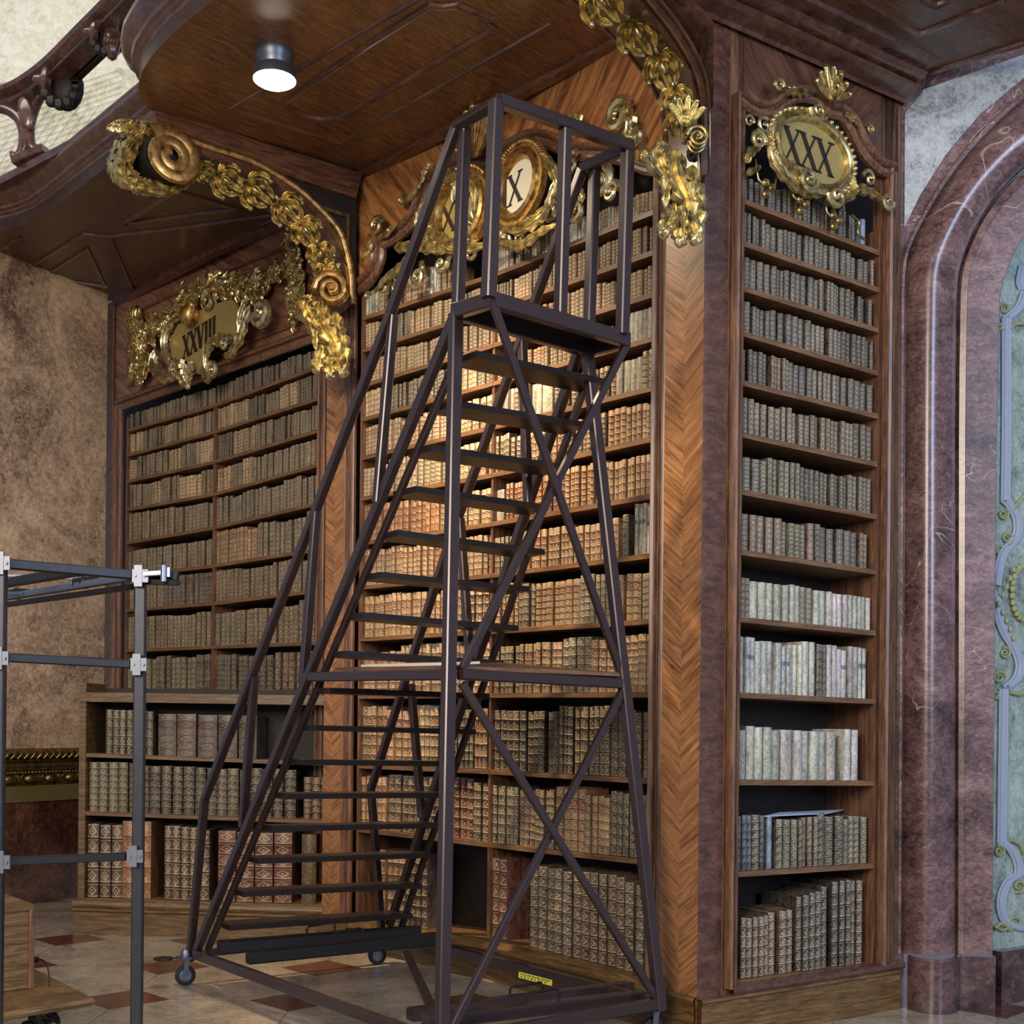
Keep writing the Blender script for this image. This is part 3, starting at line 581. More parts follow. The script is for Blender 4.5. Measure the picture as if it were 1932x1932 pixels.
T.part('face_panel', b, W_FIG)
bL = [M_at(X(666, y), y, .012) for y in (1752, 1300, 900, 552)]
c3 = [M_at(u, v, .012) for u, v in curveM]
T.part('frame_stile', frame([PML.pt(PML.sz(667, 900)[0], z, .01) for z in (.16, 1.6, 3, PML.sz(667, 556)[1])], PML.n), W_V)
T.part('frame_stile', frame([PMR.pt(PMR.sz(1251, 900)[0], z, .01) for z in (.16, 1.6, 3, PMR.sz(1251, 316)[1])], PMR.n), W_V)
b = MB(); b.sweep(c3, [nM(u) for u, v in curveM], [(x * 1.1, y * 1.3) for x, y in FR]); T.part('arched_moulding', b, W_V)
BM = [(0, 0), (.0, .14), (.012, .155), (.035, .16), (.05, .175), (.05, .19), (.03, .205), (.022, .215), (.0, .22), (-.06, .22)]
zk = [PML.sz(681, 1738)[1], PML.sz(928, 1768)[1], PMR.sz(1242, 1846)[1]]
for pl, x0, x1, k0, k1 in ((PML, 655, 928, zk[0], zk[1]), (PMR, 928, 1262, zk[1], zk[2])):
    b = MB(); a0, a1 = pl.sz(x0, 1700)[0], pl.sz(x1, 1700)[0]; b.grid([[pl.pt(a, z * (k - .005) / .22, .04 + o) for o, z in BM] for a, k in ((a0, k0), (a1, k1))]); T.part('plinth', b, W_PLINTH)
T.done()
# ---------------------------------------------------------------- left bay XXVIII
T = Thing('bookcase', 'left walnut bookcase numbered XXVIII beside the brown marbled wall', 'bookcase', 'built-in bookcases')
ysL = [(1308, 1310, 1313), (1225, 1218, 1210), (1149, 1136, 1111), (1084, 1065, 1033), (1022, 993, 946), (959, 930, 873), (906, 869, 808), (857, 812, 747), (810, 762, 687)]
bs = dict(w=.052, h=.88, run=(3, 8), bands=7)
RL = [[dict(bs, spec='dark:2 purple:2 green:1 brown:1', w=.075)], [dict(bs, spec='brown:2 grey:2 green:2', w=.062)], [dict(bs, spec='grey:2 brown:2 purple:1', w=.062)], [dict(bs, spec='grey:3 brown:2 vellum:.3', w=.055, h=.82)],
 [dict(bs, spec='grey:3 purple:1 brown:2', w=.052)], [dict(bs, spec='light:2 grey:2 brown:2', w=.044)], [dict(bs, spec='light:2 grey:3 dark:1', w=.042)], [dict(bs, spec='light:3 brown:1 grey:2 dark:1', w=.042)], [dict(bs, spec='dark:3 grey:3', w=.046, h=.78)]]
dL = .30
a0, a1, _, _ = half(T, PLL, 239, 404, [(a, b) for a, b, c in ysL], (776, 715), dL, RL, '{} shelf up, left half of bookcase XXVIII')
RL[3] = [dict(bs, spec='grey:3 tan:1 dark:1', w=.055, h=.9)]
a2, a3, _, _ = half(T, PLR, 404, 604, [(b, c) for a, b, c in ysL], (715, 642), dL, RL, '{} shelf up, right half of bookcase XXVIII')
b = MB()
for pl, p, q in ((PLL, a0, a1), (PLR, a2, a3)): b.quad(pl.pt(p - (.7 if pl is PLL else .05), .3, -dL), pl.pt(q + .05, .3, -dL), pl.pt(q + .05, 5, -dL), pl.pt(p - (.7 if pl is PLL else .05), 5, -dL))
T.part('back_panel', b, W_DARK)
for pl, a, z1 in ((PLL, a0, 4.40), (PLR, a3, 4.62)):
    b = MB(); b.box(pl.pt(a - .012, .3, -dL), pl.ux * .024, pl.n * dL, V((0, 0, z1 - .3))); T.part('side_panel', b, W_V)
b = MB(); b.box(PLR.pt(a2 - .014, .3, -dL), PLR.ux * .028, PLR.n * (dL + .002), V((0, 0, 4.28 - .3))); T.part('divider', b, W_V)
b = MB(); lo = lambda x: 776 - (x - 226) * (136 / 377); hi = lambda x: interp([(190, 572), (215, 560), (404, 464), (603, 378), (660, 352)], x)
lo2 = lambda x: lo(x) - 3
cf = lambda p: ((p - PLL.a).dot(PLL.ux), p.z)
colwall(b, L_at, lo2, hi, [214 + i * 10 for i in range(42)], cf); T.part('frieze', b, W_FIGL)
b = MB(); b.sweep([L_at(u, v, .005) for u, v in ((243, 596), (404, 520), (596, 446), (596, 598), (404, 670), (243, 728))], PLL.n, TH, closed=True); T.part('frieze_moulding', b, W_V)
b = frame([L_at(u, v, .01) for u, v in ((228, 766), (404, 703), (612, 628))], PLR.n, 1, 1.2); T.part('frame_rail', b, W_V)
T.part('frame_stile', frame([PLL.pt(PLL.sz(229, 900)[0], z, .01) for z in (.3, 2, PLL.sz(229, 768)[1])], PLL.n, 1, 1.1), W_V)
T.part('frame_stile', frame([PLR.pt(PLR.sz(612, 900)[0], z, .01) for z in (.3, 2, PLR.sz(612, 630)[1])], PLR.n, 1, .8), W_V)
b = MB(); pa, pb = PLL.sz(190, 900)[0], PLL.sz(217, 900)[0]; u0 = (pa + pb) / 2
b.grid([[PLL.pt(a, z, .02) for a in (pa, u0, pb)] for z in (.0, CEL_Z)], [[(a - u0, z) for a in (pa, u0, pb)] for z in (0, CEL_Z)])
T.part('corner_pilaster', b, W_CHEV); T.done()
# ---------------------------------------------------------------- low case in front of the left bay
T = Thing('low_bookcase', 'low walnut bookcase holding tall folios below left bookcase XXVIII', 'bookcase')
ysW = [(1694, 1708), (1531, 1548), (1421, 1438)]
lb = dict(w=.09, h=.9, depth=.30, hv=.02)
RW = [[dict(lb, spec='orange:1 brown:1', w=.10, h=.93, end=.30, run=(2, 3), bands=5), dict(lb, spec='brown:2 dark:1', w=.09, h=.9, start=.31, end=.52, run=(2, 4), bands=5), dict(lb, spec='red:1', w=.115, h=.88, start=.53, end=.86, run=(9, 9), bands=6), dict(lb, spec='ochre:1', w=.14, h=.86, start=.865, end=1, run=(2, 2))],
 [dict(lb, spec='green:3 dark:1', w=.085, h=.9, end=.86, bands=7), dict(lb, spec='brown:1 dark:1 vellum:1', w=.08, h=.78, start=.87, run=(1, 2))],
 [dict(lb, spec='dark:2 green:1', w=.07, h=.84, start=.07, end=.27, bands=6), dict(lb, spec='purple:1', w=.135, h=.80, start=.28, end=.74, bands=6, run=(6, 8))]]
a0, a1, _, pts = half(T, PLOW, 168, 636, ysW, (1320, 1330), .36, RW, '{} shelf up, low bookcase at lower left')
b = MB(); b.box(PLOW.pt(a0 - .05, .25, -.36), PLOW.ux * .05, PLOW.n * .372, V((0, 0, 1.62))); T.part('side_panel', b, W_PLINTH)
b = MB(); b.box(PLOW.pt(a1, .25, -.36), PLOW.ux * .03, PLOW.n * .36, V((0, 0, 1.55))); T.part('side_panel', b, W_V)
b = MB(); b.quad(PLOW.pt(a0, .25, -.36), PLOW.pt(a1, .25, -.36), PLOW.pt(a1, 1.84, -.36), PLOW.pt(a0, 1.84, -.36)); T.part('back_panel', b, W_DARK)
zl, zr = PLOW.sz(168, 1306)[1], PLOW.sz(640, 1313)[1]
b = shelf(PLOW.pt(a0 - .04, zl, .012), PLOW.pt(a1 + .02, zr, .012), PLOW.n, 1.2, .07); T.part('top_board', b, W_PLINTH)
b = MB(); b.grid([[PLOW.pt(a, zz, o) for o, zz in ((-.2, z), (.03, z), (.045, z - .02), (.045, z - .04), (.03, z - .06), (.04, z - .075), (.02, z - .09), (.02, 0))] for a, z in ((a0 - .08, PLOW.sz(150, 1697)[1]), (a1 + .02, PLOW.sz(640, 1712)[1]))])
b.quad(PLOW.pt(a0 - .08, 0, .02), PLOW.pt(a0 - .08, 0, -.36), PLOW.pt(a0 - .08, .25, -.36), PLOW.pt(a0 - .08, .25, .02)); T.part('plinth', b, W_PLINTH)
T.done()
# ---------------------------------------------------------------- right bay XXX
T = Thing('bookcase', 'narrow right walnut bookcase numbered XXX beside the rose marble arch', 'bookcase', 'built-in bookcases')
ysR = [(1850, 1818), (1645, 1629), (1471, 1473), (1306, 1319), (1163, 1190), (1036, 1075), (922, 971), (814, 872), (716, 781), (623, 700), (538, 619), (453, 543), (373, 473)]
rb = dict(w=.046, h=.84, run=(2, 6), bands=7, depth=.26)
RR = [[dict(rb, spec='dark:3 brown:2', w=.050, h=.66, start=.06, end=.45, taper=lambda t: .93, run=(3, 5)), dict(rb, spec='dark:2 brown:1 green:1', w=.046, h=.80, start=.45, end=.72, taper=lambda t: .85 + .25 * t), dict(rb, spec='dark:2 brown:1 red:.2', w=.042, h=.95, start=.72, taper=lambda t: 1)],
 [dict(rb, spec='blue:1 dark:1', w=.05, h=.62, start=.03, end=.24, run=(1, 2)), dict(rb, spec='card:1', w=.06, h=.62, start=.245, end=.30, run=(1, 1)), dict(rb, spec='dark:4 green:1 brown:1', w=.055, h=.62, start=.30, run=(1, 3))],
 [dict(rb, spec='vellum:4', w=.066, h=.64, end=.80, run=(1, 3), hv=.03), dict(rb, spec='brown:1 vellum:1', w=.05, h=.63, start=.80, end=.93, run=(1, 3))],
 [dict(rb, spec='vellum:4 blue_label:2 dark:.3', w=.043, h=.78, start=.03, run=(1, 3), hv=.05)],
 [dict(rb, spec='vellum:5 grey:.6', w=.052, h=.64, run=(1, 3), hv=.05)],
 [dict(rb, spec='dark:3 brown:2 blue:.3 green:1', w=.05, h=.68, run=(1, 6))],
 [dict(rb, spec='dark:2 grey:3 green:1 blue:.4', w=.055, h=.72, run=(2, 6))],
 [dict(rb, spec='dark:2 grey:3 brown:1', w=.042, h=.78)], [dict(rb, spec='dark:4 brown:1', w=.040, h=.80)], [dict(rb, spec='dark:4 grey:1', w=.040, h=.80)],
 [dict(rb, spec='dark:4 grey:1', w=.038, h=.84)], [dict(rb, spec='dark:4 brown:1', w=.040, h=.82)], [dict(rb, spec='dark:3 black:1', w=.038, h=.46, end=.86), dict(rb, spec='card:1', w=.09, h=.46, start=.88, end=.95, run=(1, 1))]]
dR = .34
a0, a1, _, _ = half(T, PR, 1393, 1654, ysR, (260, 350), dR, RR, '{} shelf up, right bookcase XXX')
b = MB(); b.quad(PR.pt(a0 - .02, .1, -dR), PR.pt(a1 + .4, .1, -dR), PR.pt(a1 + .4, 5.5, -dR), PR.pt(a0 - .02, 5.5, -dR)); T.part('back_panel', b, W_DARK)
for a in (a0 - .02, a1 + .005):
    b = MB(); b.box(PR.pt(a, .1, -dR), PR.ux * .02, PR.n * dR, V((0, 0, 4.75 if a < a1 else 4.3))); T.part('side_panel', b, W_V)
T.part('frame_stile', frame([PR.pt(PR.sz(1383, 900)[0], z, .01) for z in (.26, 2, PR.sz(1392, 184)[1])], PR.n, 1, .85), W_V)
T.part('frame_stile', frame([PR.pt(PR.sz(1669, 900)[0], z, .01) for z in (.26, 2, PR.sz(1674, 326)[1])], PR.n, 1, .95), W_V)
cRl = smooth([(1392, 186), (1410, 202), (1432, 211), (1452, 207), (1474, 192), (1500, 182), (1528, 186), (1548, 200), (1560, 212), (1580, 217), (1600, 238), (1615, 270), (1634, 298), (1656, 318), (1676, 325)], 4)
b = MB(); b.sweep([PR.at(u, v, .02) for u, v in cRl], PR.n, [(x * .9, y * 1.2) for x, y in FR]); T.part('arched_moulding', b, W_V)
b = MB(); colwall(b, PR.at, lambda x: interp(cRl, x), lambda x: 36 + (x - 1344) * .475 - 14, [1394 + i * 6 for i in range(51)], lambda p: (abs((p - PR.a).dot(PR.ux) - .75), p.z)); T.part('face_panel', b, W_FIGSH)
b = MB()
for x0, x1, yt, yb in ((1368, 1396, 170, 1870), (1656, 1694, 300, 1840)):
    p, q = PR.sz(x0, 900)[0], PR.sz(x1, 900)[0]; b.box(PR.pt(p, .1, -.05), PR.ux * (q - p), PR.n * .05, V((0, 0, 5.1)))
T.part('face_stile', b, W_V)
b = MB(); a0, a1 = PR.sz(1368, 1860)[0], PR.sz(1692, 1830)[0]
b.grid([[PR.pt(a, z, o) for o, z in ((-.3, .262), (-.02, .262), (.0, .275), (.03, .28), (.06, .265), (.065, .245), (.045, .225))] for a in (a0, a1)]); T.part('bottom_moulding', b, W_BALC)
b = MB(); a2 = PR.sz(1319, 1884)[0] - .02; b.grid([[PR.pt(a, z, o) for o, z in ((-.1, .225), (.04, .225), (.05, .21), (.04, .20), (.04, 0))] for a in (a2, a1 - .02)]); T.part('plinth', b, W_PLINTH)
T.done()
# ---------------------------------------------------------------- pilasters between the bays
def pilaster(label, pl, xs, zt, z0=.0, off=.03, cx=None):
    t = Thing('pilaster', label, 'pilaster', 'herringbone veneered pilasters'); b = MB(); A = [pl.sz(x, 900)[0] for x in xs]; c = pl.sz(cx, 900)[0]
    aa = sorted(A + [c]); b.grid([[pl.pt(a, z, off) for a in aa] for z in (z0, zt)], [[(a - c, z) for a in aa] for z in (z0, zt)])
    b.add([pl.pt(aa[0], z0, off), pl.pt(aa[0], zt, off), pl.pt(aa[0], zt, -.35), pl.pt(aa[0], z0, -.35)], [(0, 1, 2, 3)])
    b.add([pl.pt(aa[-1], z0, off), pl.pt(aa[-1], zt, off), pl.pt(aa[-1], zt, -.05), pl.pt(aa[-1], z0, -.05)], [(3, 2, 1, 0)])
    t.part('shaft', b, W_CHEV); return t, aa
t, aa = pilaster('herringbone walnut pilaster between bookcases XXVIII and XXIX', PPI, [619, 652], 5.35, 0, .02, 635)
b = MB(); b.grid([[PPI.pt(a, z, o) for o, z in ((.0, .2), (.04, .2), (.055, .18), (.05, 0))] for a in (aa[0] - .02, aa[-1] + .1)]); t.part('plinth', b, W_PLINTH)
b = MB(); a = PPI.sz(664, 900)[0]; b.box(PPI.pt(aa[-1], 0, -.04), PPI.ux * .05, PPI.n * .05, V((0, 0, 5.3))); t.part('edge_strip', b, W_V); t.done()
t, aa = pilaster('wide herringbone walnut pilaster between bookcases XXIX and XXX', PMR, [1266, 1338], 5.27, 0, .05, 1302)
zc = aa[-1]; b = MB(); p0, p1 = PMR.pt(zc, 0, .05), PR.pt(PR.sz(1370, 900)[0], 0, .0)
uz = V((0, 0, 5.15)); pm = (p0 + p1) / 2 + (PMR.n + PR.n) * .012
b.grid([[p0, pm, p1], [p0 + uz, pm + uz, p1 + uz]]); t.part('chamfer', b, W_BALC)
b = MB(); a0, a1 = PMR.sz(1258, 1870)[0], PMR.sz(1330, 1880)[0]
b.grid([[PMR.pt(a, z, o) for o, z in ((-.1, .232), (.075, .232), (.085, .215), (.075, .20), (.075, 0))] for a in (a0, a1)]); t.part('plinth', b, W_PLINTH)
b = MB(); b.grid([[PMR.pt(PMR.sz(1262, 900)[0] - .02, z, o) for z in (0.2, 5.2)] for o in (.05, -.06)]); t.part('return_face', b, W_DARK); t.done()
# ================================================================ rose marble arch on the right
def rs(pts, n=40):
    q = smooth(pts, 8); L = [0]
    for a, b in zip(q, q[1:]): L.append(L[-1] + math.hypot(a[0] - b[0], a[1] - b[1]))
    out = []
    for i in range(n):
        s = L[-1] * i / (n - 1); j = max(k for k in range(len(L)) if L[k] <= s + 1e-9); j = min(j, len(q) - 2)
        t = (s - L[j]) / ((L[j + 1] - L[j]) or 1); out.append((q[j][0] + (q[j + 1][0] - q[j][0]) * t, q[j][1] + (q[j + 1][1] - q[j][1]) * t))
    return out
def lvl(pts_lo, y0, y1, n): return [(interp([(p[1], p[0]) for p in pts_lo][::-1], y0 + (y1 - y0) * i / (n - 1)), y0 + (y1 - y0) * i / (n - 1)) for i in range(n)]
vO = lvl([(1692, 1800), (1696, 1100), (1698, 700), (1699, 560)], 1800, 560, 10); vI = lvl([(1803, 1800), (1804, 1100), (1804, 750), (1807, 560)], 1800, 560, 10); vG = lvl([(1873, 1800), (1878, 1100), (1881, 800), (1887, 560)], 1800, 560, 10)
aO = rs([(1699, 560), (1701, 510), (1710, 464), (1746, 391), (1797, 311), (1855, 243), (1932, 174), (2030, 112)], 26)
aI = rs([(1807, 560), (1812, 507), (1832, 450), (1862, 395), (1905, 343), (1955, 300), (2030, 255)], 26)
aG = rs([(1887, 560), (1893, 533), (1903, 503), (1920, 466), (1945, 428), (1985, 385), (2040, 345)], 26)
RO, RI, RG = vO + aO[1:], vI + aI[1:], vG + aG[1:]
def lerp2(a, b, t): return (a[0] + (b[0] - a[0]) * t, a[1] + (b[1] - a[1]) * t)
def band(mb, A, B, prof, pl=PMB): mb.grid([[pl.at(*lerp2(a, b, t), o) for t, o in prof] for a, b in zip(A, B)])
m = MB(); band(m, RO, RI, [(0, .0), (.02, .035), (.07, .035), (.07, -.01), (.10, -.01)] + [(.10 + .88 * k / 12, .01 + .12 * math.sin(PI * k / 12)) for k in range(13)] + [(1, -.05)])
struct('trim_10', m, M_ROSE, 50)
m = MB(); band(m, RI, RG, [(0, -.05), (.05, -.055), (.07, -.01), (.22, .0), (.24, -.012), (.98, -.012), (1.0, -.03), (1, -.14)])
struct('trim_11', m, M_ROSE)
m = MB(); vB = [(1682, p[1]) for p in vO]; aB = [(1684, 520), (1686, 470), (1688, 420), (1690, 350), (1694, 270), (1698, 200), (1704, 150)] + [(1706 + k * 18.5, 150 - k * 5.2) for k in range(1, 19)]
band(m, vB + aB, RO, [(0, 0), (1, 0)]); a0 = PMB.sz(1676, 900)[0]; m.quad(PMB.pt(a0, 0, 0), PMB.pt(a0 + .03, 0, 0), PMB.pt(a0 + .03, 5.2, 0), PMB.pt(a0, 5.2, 0)); struct('wall_right', m, M_ROSE)
m = MB(); pp = [(1706, 430), (1707, 215), (1742, 170), (1840, 136), (1932, 104), (2040, 66), (2040, 76), (1932, 148), (1850, 215), (1786, 290), (1735, 370)]
m.slab([PMB.at(u, v, .002) for u, v in pp], PMB.n * .008); struct('trim_12', m, M_PALE)
PGR = Pl(1873, 7.22, 1932, 7.40)
m = MB(); FARP = [(2120, p[1]) for p in vG] + [(2120, 540 - k * 8) for k in range(1, 26)]
m.grid([[PGR.at(*a), PGR.at(*b)] for a, b in zip(RG, FARP)]); struct('wall_niche', m, M_GREEN)
# raised stucco lines on the sage panel
def tb(mb, pts, r, off, k=4, flat=1.0, tp=None): mb.tube([PGR.at(u, v, off) for u, v in smooth(pts, k)], tp or r, 8, PGR.n, flat=flat)
m = MB()
for pts in ([(1906, 1120), (1900, 1180), (1906, 1210)],): pass
B1 = [[(1899, 600), (1899, 800), (1897, 945)], [(1896, 945), (1906, 955), (1918, 975), (1921, 1000), (1914, 1020)], [(1914, 1020), (1895, 1040), (1884, 1075), (1880, 1105)], [(1880, 1125), (1884, 1160), (1896, 1195), (1915, 1225), (1925, 1255), (1918, 1280), (1900, 1296)], [(1894, 1300), (1892, 1450), (1890, 1590)],
      [(1890, 1590), (1906, 1600), (1920, 1625), (1922, 1650), (1905, 1660), (1892, 1685), (1889, 1710), (1896, 1735), (1915, 1748), (1940, 1752)], [(1899, 600), (1912, 590), (1926, 575), (1935, 550)], [(1932, 500), (1926, 530), (1930, 545)]]
for pts in B1:
    for dx, rr, oo in ((0, .026, 0), (-7, .010, .012), (7, .010, .012)): tb(m, [(u + dx, v) for u, v in pts], rr, oo, flat=.7)
struct('trim_13', m, M_BLUE)
m = MB()
def spir(u, v, r, turns, a0, sg=1, tub=.010, pl=PGR, off=.01):
    n = int(turns * 14); m.tube([pl.at(u + r * (1 - .82 * i / n) * math.cos(a0 + sg * 2 * PI * turns * i / n), v + r * (1 - .82 * i / n) * math.sin(a0 + sg * 2 * PI * turns * i / n), off) for i in range(n + 1)], lambda t: tub * (1.1 - .5 * t), 7)
for u, v, r, t, a, g in ((1894, 582, 12, 1.6, 2.2, 1), (1886, 618, 8, 1.4, 1, -1), (1893, 970, 10, 1.6, -1.2, 1), (1900, 1016, 11, 1.6, 1.5, -1), (1886, 1036, 8, 1.3, 2, 1), (1896, 1232, 11, 1.6, -2, 1), (1885, 1278, 12, 1.6, 0, -1), (1880, 1310, 8, 1.2, 1, 1), (1885, 1606, 11, 1.6, -2, 1), (1922, 1672, 12, 1.5, 2, -1), (1915, 1742, 13, 1.8, 2, 1), (1893, 1745, 12, 1.2, 3, -1)): spir(u, v, r, t, a, g)
for pts in ([(1936, 610), (1915, 612), (1905, 622)], [(1912, 960), (1928, 940), (1936, 930)], [(1905, 1306), (1925, 1310), (1938, 1300)], [(1905, 1585), (1922, 1592), (1932, 1610)], [(1876, 1752), (1890, 1742), (1905, 1755)]): tb(m, pts, .012, .01)
for k in range(9): m.blob(PGR.at(1893 + 8 * abs(4 - k) ** .9 - 8, 1075 + k * 16, .03), PGR.ux * .014, PGR.n * .012, V((0, 0, .020)), 6, 4)
for k in range(12): m.blob(PGR.at(1932 - 22 * math.cos((k - 5.5) * .26), 1118 + 50 * math.sin((k - 5.5) * .26), .02), PGR.ux * .02, PGR.n * .02, V((0, 0, .022)), 6, 4)
struct('trim_14', m, M_OLIVE)
# marble base blocks
m = MB(); zq = .22
def zz(y, x=1750): return PMB.sz(x, y)[1]
z1 = zz(1800); s = lambda x: PMB.sz(x, 1850)[0]
m.box(PMB.pt(s(1676), 0, -.1), PMB.ux * (s(1704) - s(1676)), PMB.n * .11, V((0, 0, z1)))
sec = [(s(1710) + (s(1808) - s(1710)) * k / 12, .03 + .12 * math.sin(PI * k / 12) ** .7) for k in range(13)]
m.grid([[PMB.pt(a, z, o) for a, o in sec] for z in (0, z1 - .02)]); m.grid([[PMB.pt(a, z1 - .02, o + .01) for a, o in sec], [PMB.pt(a, z1, o + .01) for a, o in sec], [PMB.pt(a, z1 + .005, -.05) for a, o in sec]])
m.box(PMB.pt(s(1812), 0, -.1), PMB.ux * (s(1876) - s(1812)), PMB.n * .13, V((0, 0, z1)))
g0, g1 = PGR.sz(1873, 1800)[0], PGR.sz(2120, 1790)[0]; m.box(PGR.pt(g0, 0, -.1), PGR.ux * (g1 - g0), PGR.n * .16, V((0, 0, z1)))
struct('baseboard_right', m, M_ROSED)
# ================================================================ ornament primitives
class Fr:
    def __init__(s, c, x, y, n): s.c, s.x, s.y, s.n = c, V(x).normalized(), V(y).normalized(), V(n).normalized()
    def pt(s, a, b, o=0): return s.c + s.x * a + s.y * b + s.n * o
    def rot(s, an): return Fr(s.c, s.x * math.cos(an) + s.y * math.sin(an), s.y * math.cos(an) - s.x * math.sin(an), s.n)
    def mv(s, a, b, o=0): return Fr(s.pt(a, b, o), s.x, s.y, s.n)
def PF(pl, u, v, off=0): return Fr(pl.at(u, v, off), pl.ux, V((0, 0, 1)), pl.n)
def o_scroll(mb, f, r, turns=1.6, a0=0, sg=1, tub=.02, o=0.02, inner=.12, rise=.5):
    n = int(turns * 14)
    mb.tube([f.pt(r * (1 - (1 - inner) * i / n) * math.cos(a0 + sg * 2 * PI * turns * i / n), r * (1 - (1 - inner) * i / n) * math.sin(a0 + sg * 2 * PI * turns * i / n), o + tub * rise * i / n) for i in range(n + 1)], lambda t: tub * (1 - .55 * t), 8)
    mb.blob(f.pt(0, 0, o + tub), f.x * r * .22, f.y * r * .22, f.n * r * .2, 8, 5)
def o_leaf(mb, f, pts, w, lobes=5, o=.01, h=.5, curl=.0):
    q = smooth(pts, 5); n = len(q) - 1; rows = []
    for i, (a, b) in enumerate(q):
        t = i / n; a2, b2 = q[min(i + 1, n)]; a1, b1 = q[max(i - 1, 0)]; L = math.hypot(a2 - a1, b2 - b1) or 1; nx, ny = -(b2 - b1) / L, (a2 - a1) / L
        env = math.sin(PI * min(1, (t * .93 + .07)) ** .75) ** .6 if t < .999 else .05
        ph = (lobes * t) % 1.0; ww = w * env * (.56 + .52 * math.sin(PI * min(1, ph * 1.15 + .02)) ** .7) if lobes > 1 else w * env; z = o + curl * t * t + h * w * .25 * math.sin(PI * t)
        tx, ty = (a2 - a1) / L, (b2 - b1) / L; rows.append([f.pt(a + nx * ww * k + tx * w * .45 * k * k, b + ny * ww * k + ty * w * .45 * k * k, z + h * w * hh * env) for k, hh in ((-1, -.12), (-.8, .42), (-.62, .16), (-.42, .46), (-.2, .14), (0, .66), (.2, .14), (.42, .46), (.62, .16), (.8, .42), (1, -.12))])
    mb.grid(rows)
def o_rose(mb, f, r, petals=5, h=.45, o=0):
    for ring, (rr, hh, ph) in enumerate(((1.0, .15, 0), (.66, .45, .6), (.36, .7, .2))):
        rows = []
        for j in range(16):
            an = 2 * PI * j / 16; k = rr * r * (1 + .2 * math.cos(petals * an + ph)); rows.append([f.pt(k * math.cos(an) * t, k * math.sin(an) * t, o + r * h * (hh + z)) for t, z in ((1, -.15), (.92, .12), (.7, .05), (.2, -.1))])
        mb.grid(rows, closed=False); mb.grid([rows[-1], rows[0]])
    mb.blob(f.pt(0, 0, o + r * h * .9), f.x * r * .18, f.y * r * .18, f.n * r * .2, 6, 4)
def o_husk(mb, f, s):
    o_leaf(mb, f, [(0, .5 * s), (0, .1 * s), (0, -.5 * s)], .17 * s, 3, .02 * s, 1.0)
    for g in (-1, 1):
        o_leaf(mb, f, [(0, .45 * s), (g * .22 * s, .2 * s), (g * .30 * s, -.12 * s), (g * .18 * s, -.42 * s)], .15 * s, 3, .05 * s, 1.0)
        o_leaf(mb, f, [(0, .3 * s), (g * .3 * s, .38 * s), (g * .5 * s, .15 * s), (g * .52 * s, -.1 * s)], .11 * s, 2, .07 * s, 1.0)
        mb.blob(f.pt(g * .5 * s, -.12 * s, .09 * s), f.x * .09 * s, f.y * .09 * s, f.n * .09 * s, 8, 5)
    mb.blob(f.pt(0, .52 * s, .05 * s), f.x * .07 * s, f.y * .12 * s, f.n * .07 * s, 8, 5)
    mb.blob(f.pt(0, .05 * s, .16 * s), f.x * .08 * s, f.y * .16 * s, f.n * .08 * s, 8, 5)
def o_shell(mb, f, r, k=7, spread=1.15, a0=PI / 2, o=.02):
    for i in range(k):
        an = a0 + spread * (i / (k - 1) - .5) * 2; l = r * (1 - .25 * abs(i / (k - 1) - .5))
        g = f.rot(an - PI / 2); o_leaf(mb, g, [(0, 0), (0, l * .5), (0, l * .85), (0, l)], r * .13, 1, o + .01, 1.1, r * .15); mb.blob(g.pt(0, l, o + r * .16), g.x * r * .11, g.y * r * .09, g.n * r * .09, 7, 5)
def o_cluster(mb, pl, pxs, n, spread, rmin, rmax, o=.02):
    for i in range(n):
        t = (i + R.random() * .8) / n * (len(pxs) - 1); k = min(int(t), len(pxs) - 2); a, b = pxs[k], pxs[k + 1]; t -= k
        u, v = a[0] + (b[0] - a[0]) * t + R.uniform(-spread, spread), a[1] + (b[1] - a[1]) * t + R.uniform(-spread, spread)
        f = Fr(pl.at(u, v, o + R.uniform(0, .035)), pl.ux, V((0, 0, 1)), pl.n + V((R.uniform(-.22, .22), 0, R.uniform(-.22, .22)))).rot(R.uniform(0, 6)); r = R.uniform(rmin, rmax); q = R.random()
        if q < .62: o_rose(mb, f, r, R.choice((5, 6)))
        elif q < .86:
            for g in range(3): o_leaf(mb, f.rot(g * 2.1), [(0, 0), (0, r * .7), (r * .1, r * 1.3)], r * .42, 2, .01, .9)
        else:
            for g in range(4): mb.blob(f.pt(R.uniform(-r, r) * .5, R.uniform(-r, r) * .5, R.uniform(0, r * .5)), f.x * r * .33, f.y * r * .33, f.n * r * .33, 7, 5)
